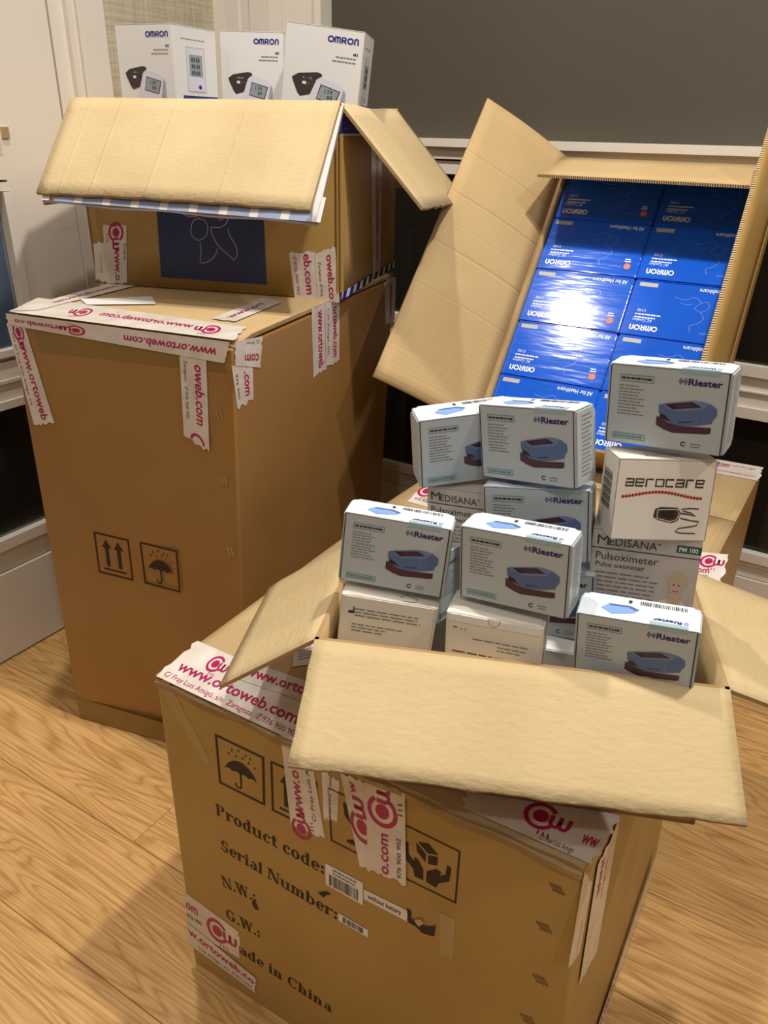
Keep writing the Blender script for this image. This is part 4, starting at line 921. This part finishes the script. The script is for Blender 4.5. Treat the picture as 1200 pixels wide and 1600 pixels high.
riester((0.1788, 0.5979, 0.7760), (-32.7, -0.9, -4.4), 'highest grey oximeter box, on the white box with the red dotted wave')
riester((0.1573, 0.5142, 0.6014), (-21.5, 2.3, -3.8), 'grey oximeter box at the right front corner, sunk behind the front flap')
riester((0.0329, 0.6278, 0.7167), (10.4, 2.6, -5.1), 'grey oximeter box at the upper left of the heap, half behind its neighbour')
riester((0.0901, 0.6033, 0.6644), (-20.7, -5.3, -7.0), 'grey oximeter box in the middle, under the top middle box and behind the front one')
riester((0.1000, 0.5960, 0.5930), (-20.7, -3.0, -5.0), 'grey oximeter box lowest in the middle column, mostly hidden in the gap')
riester((0.0480, 0.5830, 0.6020), (52.0, -6.0, 3.0), 'grey oximeter box turned sideways in the gap between the two front boxes')

def place(t, pos, ypr): t.location = pos; t.rotation_mode = 'YXZ'; t.rotation_euler = (R(ypr[1]), R(ypr[2]), R(ypr[0])); return t
# aerocare box
t = thing('oximeter_box', 'white oximeter box printed with a red dotted wave and a black finger sensor', 'box')
w_, d, h = 0.0766, 0.0411, 0.0661
f, tp, rt, lf = box_shell(t, w_, d, h, 'cream', flaps=False)
ik = Ink(f, .0003)
def block(ink, s, x, y, cap, wd, m):
    """wide squared lettering made of strokes"""
    n = len(s); a = wd / n; k = cap * .21
    for i, c in enumerate(s):
        X = x + i * a; L_ = lambda pts, cl=False: ink.stroke([(X + p * a * .84, y - q * cap) for p, q in pts], k, m, closed=cl)
        if c == 'a': L_([(.05, .9), (.95, .9), (.95, .1), (.05, .1), (.05, .5), (.95, .5)])
        if c == 'e': L_([(.95, .1), (.05, .1), (.05, .9), (.95, .9), (.95, .5), (.05, .5)])
        if c == 'r': L_([(.1, 0), (.1, .9), (.9, .9)])
        if c == 'o': L_([(.05, .1), (.95, .1), (.95, .9), (.05, .9)], True)
        if c == 'c': L_([(.95, .1), (.05, .1), (.05, .9), (.95, .9)])
block(ik, 'aerocare', w_ * .09, h * .33, h * .105, w_ * .82, 'ink'); ik.build('brand_lettering', t)
ik = Ink(f, .0003)
for i in range(25):
    s_ = i / 24; ik.disc(w_ * (.08 + .80 * s_), h * (.425 + .035 * math.sin(2.1 + s_ * 5.6)), w_ * .0165, 'red', n=8)
ik.build('dotted_wave', t)
ik = Ink(f, .0003); S = lambda pts: [(w_ * x, h * y) for x, y in pts]
ik.poly(S([(.43, .60), (.49, .575), (.66, .58), (.70, .64), (.68, .74), (.62, .775), (.48, .74), (.42, .70)]), 'ink'); ik.stroke(S([(.46, .61), (.66, .60), (.685, .66), (.66, .73), (.60, .755), (.46, .715), (.455, .61)]), w_ * .008, 'cream', lift=.0002)
ik.poly(S([(.49, .62), (.62, .615), (.64, .70), (.50, .69)]), 'screen', .0003)
for c_ in ([(.70, .60), (.78, .585), (.88, .59)], [(.70, .65), (.78, .66), (.86, .68), (.80, .64), (.72, .62)], [(.70, .71), (.80, .735), (.90, .75), (.88, .80), (.80, .82), (.70, .84), (.67, .88), (.72, .90), (.88, .90)]): ik.stroke(S(c_), w_ * .013, 'ink')
ik.build('product_picture', t)
ik = Ink(Face((0, d, h), (0, 0, h), (0, 0, 0), (0, d, 0)), .0003)
for i in range(16): ik.rect(d * .15, h * (.22 + .03 * i), d * .72, h * (.22 + .03 * i + (.018 if i % 3 else .010)), 'ink')
ik.build('barcode', t)
ik = Ink(tp, .0003); ik.lines(w_ * .30, d * .60, w_ * .70, 2, d * .14, d * .05, 'greytext', .1, 3); ik.build('small_print', t)
ik = Ink(f, .0003); ik.rect(w_ * .99, 0, w_ * .997, h, 'greytext'); ik.rect(.0, 0, w_ * .006, h, 'greytext'); ik.build('seam', t)
place(t, (0.1811, 0.5535, 0.7089), (0.3, -7.9, 0.4))

def medisana(wd, dp, ht, label, pos, ypr, portrait=True):
    t = thing('oximeter_box', label, 'box', group=None)
    f, tp, rt, lf = box_shell(t, wd, dp, ht, 'taupe', flaps=False)
    ik = Ink(f, .0003); ik.text('M', wd * .05, ht * .195, ht * .125, 'ink', width=wd * .11); ik.text('EDISANA', wd * .165, ht * .195, ht * .10, 'ink', width=wd * .44); ik.text('®', wd * .61, ht * .13, ht * .03, 'ink')
    ik.rect(0, ht * .235, wd, ht * .247, 'ink')
    ik.text('Pulsoximeter', wd * .05, ht * .385, ht * .095, 'ink', width=wd * .58); ik.text('Pulse oximeter', wd * .055, ht * .48, ht * .065, 'ink', width=wd * .46); ik.build('brand_lettering', t)
    ik = Ink(f, .0003); ik.lines(wd * .055, ht * .55, wd * .66, 6, ht * .058, ht * .018, 'greytext', .25, 5); ik.build('small_print', t)
    ik = Ink(f, .0003); ik.rect(wd * .78, ht * .09, wd, ht * .185, 'green'); ik.text('PM 100', wd * .80, ht * .165, ht * .055, 'white_ink', width=wd * .17, bold=.02, lift=.0003); ik.build('model_badge', t)
    if portrait:
        ik = Ink(f, .0003); S = lambda pts: [(wd * x, ht * y) for x, y in pts]
        ik.poly(S([(.60, 1.0), (.63, .88), (.74, .80), (.88, .80), (.97, .90), (1.0, 1.0)]), 'blouse'); ik.poly(S([(.76, .72), (.87, .70), (.88, .84), (.80, .90), (.75, .84)]), 'skin', .0001)
        ik.disc(wd * .835, ht * .555, wd * .085, 'hair', ry=ht * .12, lift=.0002, n=20); ik.disc(wd * .82, ht * .62, wd * .062, 'skin', ry=ht * .115, lift=.0003, n=20)
        ik.poly(S([(.76, .56), (.80, .50), (.88, .52), (.885, .60), (.86, .55), (.80, .545)]), 'hair', .0004)
        for x in (.80, .845): ik.disc(wd * x, ht * .60, wd * .008, 'ink', lift=.0005, n=8)
        ik.stroke(S([(.795, .675), (.82, .69), (.85, .675)]), wd * .008, 'red', lift=.0005); ik.poly(S([(.55, .97), (.62, .90), (.66, .93), (.60, 1.0), (.55, 1.0)]), 'skin', .0001)
        ik.build('portrait_print', t, label='printed portrait of a smiling person with short blond hair')
    return place(t, pos, ypr)
medisana(0.0859, 0.043, 0.0711, 'taupe pulse oximeter box with portrait, at the right under the dotted wave box', (0.1774, 0.5778, 0.6339), (-18.3, -1.8, -2.6))
pm_ = CAM + ray(673.7, 760) * ((0.64) / ray(673.7, 760).y); medisana(0.078, 0.040, 0.065, 'taupe pulse oximeter box showing only its lettering, at the left behind the heap', (pm_.x, pm_.y, pm_.z - 0.065), (-24.0, 0, -3.5), False)

def plain(wd, dp, ht, label, pos, ypr, notch=False, m='cream', front='taupe', ptn=0):
    t = thing('white_box', label, 'box')
    bm = bmesh.new(); bm.loops.layers.uv.new('UVMap'); bx(bm, 0, wd, 0, dp, 0, ht); bmesh.ops.bevel(bm, geom=list(bm.edges), offset=.001, segments=2, affect='EDGES'); link('body', bm, m, t)
    link('side_flap', rounded_side(wd, wd, dp, ht, 1, th=.0016, r=.004), m, t); link('side_flap', rounded_side(0, wd, dp, ht, -1, th=.0016, r=.004), m, t)
    f = Face((0, 0, ht), (wd, 0, ht), (wd, 0, 0), (0, 0, 0)); tp = Face((0, dp, ht), (wd, dp, ht), (wd, 0, ht), (0, 0, ht), n=ZV)
    ky = {1: .78, 2: .58}.get(ptn, 1)
    if ptn == 1:
        ik = Ink(f, .0003); ik.T = lambda x, y: (x, y * ky); ik.poly([(wd * .07, ht * .16), (wd * .12, ht * .16), (wd * .12, ht * .10), (wd * .135, ht * .13), (wd * .135, ht * .19), (wd * .07, ht * .19)], 'ink')
        ik.lines(wd * .14, ht * .13, wd * .92, 3, ht * .035, ht * .012, 'greytext', .5, 3); ik.lines(wd * .12, ht * .30, wd * .75, 3, ht * .035, ht * .012, 'greytext', .5, 4)
        for k in (0, 1): ik.arc(wd * (.79 + .045 * k), ht * .53, wd * .018, 110, 250, wd * .007, 'ink')
        ik.lines(wd * .86, ht * .535, wd * .92, 1, 0, ht * .012, 'ink'); ik.build('small_print', t)
        ik = Ink(tp, .0003); ik.stroke([(wd * .60, dp * .80), (wd * .66, dp * .70), (wd * .80, dp * .80), (wd * .76, dp * .92), (wd * .63, dp * .92)], wd * .008, 'ink'); ik.build('line_drawing', t)
    if ptn == 2:
        ik = Ink(f, .0003); ik.T = lambda x, y: (x, y * ky)
        for k in (0, 1): ik.arc(wd * (.14 + .04 * k), ht * .17, wd * .016, -70, 70, wd * .007, 'ink')
        ik.lines(wd * .06, ht * .155, wd * .11, 1, 0, ht * .012, 'ink')
        ik.lines(wd * .28, ht * .26, wd * .90, 1, 0, ht * .012, 'greytext'); ik.lines(wd * .55, ht * .31, wd * .95, 2, ht * .04, ht * .012, 'greytext', .4, 5)
        ik.lines(wd * .06, ht * .44, wd * .90, 1, 0, ht * .014, 'ink', .1, 6); ik.lines(wd * .25, ht * .48, wd * .80, 2, ht * .035, ht * .014, 'ink', .1, 7); ik.rect(wd * .83, ht * .50, wd * .89, ht * .55, 'ink'); ik.build('small_print', t)
        ik = Ink(f, .0005); ik.poly([(wd * (.50 + .065 * math.cos(a)), wd * .085 * math.sin(a)) for a in [i * math.pi / 12 for i in range(13)]], 'white'); ik.arc(wd * .50, 0, wd * .065, 0, 180, wd * .006, 'greytext', ry=wd * .085, lift=.0003); ik.build('thumb_notch', t)
        bm = bmesh.new(); bm.loops.layers.uv.new('UVMap'); bx(bm, .0005, wd - .0005, -.0007, 0, ht - .0075, ht - .0006)
        link('lid_edge', bm, 'white', t)
    return place(t, pos, ypr)
plain(0.0795, 0.045, 0.118, 'white box with fine print standing in the left front corner, topped by a tilted box', (-0.0440, 0.5665, 0.5270), (-6.0, 0.0, 5.5), ptn=1)
plain(0.0763, 0.040, 0.142, 'white box with thumb notch and mirrored print standing in the front middle', (0.0570, 0.5370, 0.5050), (-18.0, 0.0, -1.2), ptn=2)
plain(0.050, 0.036, 0.150, 'white box showing only its left end behind the left front boxes', (-0.0370, 0.6250, 0.4950), (-6.0, 0.0, 1.5), m='white')
plain(0.040, 0.030, 0.112, 'white box low in the gap right of the front middle boxes', (0.1330, 0.5600, 0.4860), (-15, 0, 0), m='white')
plain(0.060, 0.050, 0.108, 'white box low at the right end of the small carton', (0.1960, 0.5180, 0.4860), (-12, 0, 0), m='white')
plain(0.075, 0.040, 0.140, 'white box hidden low at the back right, carrying the portrait box', (0.1850, 0.5900, 0.4860), (-16, 0, 0), m='white')
plain(0.070, 0.040, 0.105, 'white box hidden low at the back middle under the grey boxes', (0.0950, 0.6150, 0.4860), (-16, 0, 0), m='white')
plain(0.070, 0.036, 0.160, 'white box hidden low at the back left under the lettering-only box', (0.0120, 0.6550, 0.4860), (-16, 0, 0), m='white')

# ============================================================ WHITE MONITOR BOXES IN THE UPPER CARTON
def monitor_box(wd, dp, ht, label, pos, ypr):
    t = thing('monitor_box', label, 'box', group='white blood pressure monitor boxes in the upper carton')
    f, tp, rt, lf = box_shell(t, wd, dp, ht, 'white', bev=.001, flaps=False)
    rt = Face((wd, 0, ht), (wd, dp, ht), (wd, dp, 0), (wd, 0, 0))
    K = wd
    def Ink(fc, off, I0=globals()['Ink']):
        q = I0(fc, off); q.T = lambda x, y: (x, y * .82); return q
    ik = Ink(f, .0004); omron(ik, wd * .54, K * .10, wd * .40, 'brand_blue'); ik.build('brand_lettering', t)
    ik = Ink(f, .0004); ik.text('M3', wd * .88, K * .33, K * .035, 'ink', bold=.02); ik.lines(wd * .66, K * .365, wd * .93, 1, 0, K * .014, 'greytext'); ik.lines(wd * .62, K * .42, wd * .93, 1, 0, K * .014, 'greytext'); ik.build('small_print', t)
    S = lambda pts: [(K * x, K * y) for x, y in pts]
    ik = Ink(f, .0004)
    ik.poly(S([(.12, .72), (.20, .66), (.44, .615), (.50, .63), (.52, .70), (.46, .80), (.36, .93), (.24, .97), (.20, .92), (.14, .78)]), 'ink')
    ik.poly(S([(.44, .72), (.50, .67), (.75, .75), (.80, .80), (.74, 1.22), (.68, 1.28), (.34, 1.20), (.30, 1.14)]), 'monitor', .0002)
    ik.poly(S([(.80, .80), (.83, .86), (.82, 1.20), (.74, 1.27), (.72, 1.24)]), 'monitor_shade', .0002)
    ik.poly(S([(.50, .77), (.76, .84), (.70, 1.04), (.45, .98)]), 'screen', .0003); ik.poly(S([(.51, .785), (.745, .85), (.69, 1.025), (.46, .97)]), 'lcd', .0004)
    ik.text('138', K * .56, K * .89, K * .055, 'screen', lift=.0005); ik.text('88', K * .59, K * .97, K * .055, 'screen', lift=.0005)
    ik.lines(K * .26, K * .70, K * .38, 1, 0, K * .02, 'white_ink'); ik.rect(K * .26, K * .76, K * .31, K * .80, 'white_ink', .0003); ik.lines(K * .33, K * .765, K * .44, 1, 0, K * .03, 'greytext')
    ik.disc(K * .53, K * 1.17, K * .045, 'navy', ry=K * .03, lift=.0005)
    ik.build('product_picture', t)
    ik = Ink(rt, .0004); x0 = dp * .28
    ik.lines(dp * .18, K * .18, dp * .75, 1, 0, K * .012, 'greytext')
    ik.frame(x0, K * .30, x0 + dp * .42, K * .98, K * .006, 'monitor_shade'); ik.rect(x0 + dp * .03, K * .31, x0 + dp * .39, K * .97, 'monitor', .0001); ik.rect(x0 + dp * .06, K * .41, x0 + dp * .36, K * .74, 'lcd', .0002)
    for k in range(3): ik.text('88', x0 + dp * .10, K * (.52 + .10 * k), K * .07, 'screen', width=dp * .2, lift=.0004)
    ik.disc(x0 + dp * .28, K * .90, K * .035, 'navy', lift=.0003); ik.rect(dp * .16, K * 1.04, dp * .98, K * 1.30, 'brand_blue'); ik.build('side_print', t)
    return place(t, pos, ypr)
monitor_box(0.116, 0.1135, 0.194, 'left white monitor box, turned so that its right side shows', (-0.4586, 1.4888, 0.951), (-25.3, 0.0, 0.8))
monitor_box(0.12, 0.0898, 0.20, 'middle white monitor box, lower than the two beside it', (-0.3085, 1.5798, 0.948), (-17.4, 0.0, 1.8))
monitor_box(0.125, 0.120, 0.21, 'right white monitor box, nearest and tilted to the right', (-0.1920, 1.4300, 0.940), (-5.6, 0.0, 6.5))
for i, (x, y, wd, hh, la) in enumerate(((-0.440, 1.500, .100, .188, 'left'), (-0.312, 1.575, .105, .188, 'middle'), (-0.186, 1.450, .09, .170, 'right'))):
    t = thing('monitor_box', 'white monitor box hidden in the lower layer under the %s one' % la, 'box', group='lower layer of monitor boxes in the upper carton'); box_shell(t, wd, .085, hh, 'white', flaps=False); place(t, (x, y, 0.758), (-17, 0, 0))
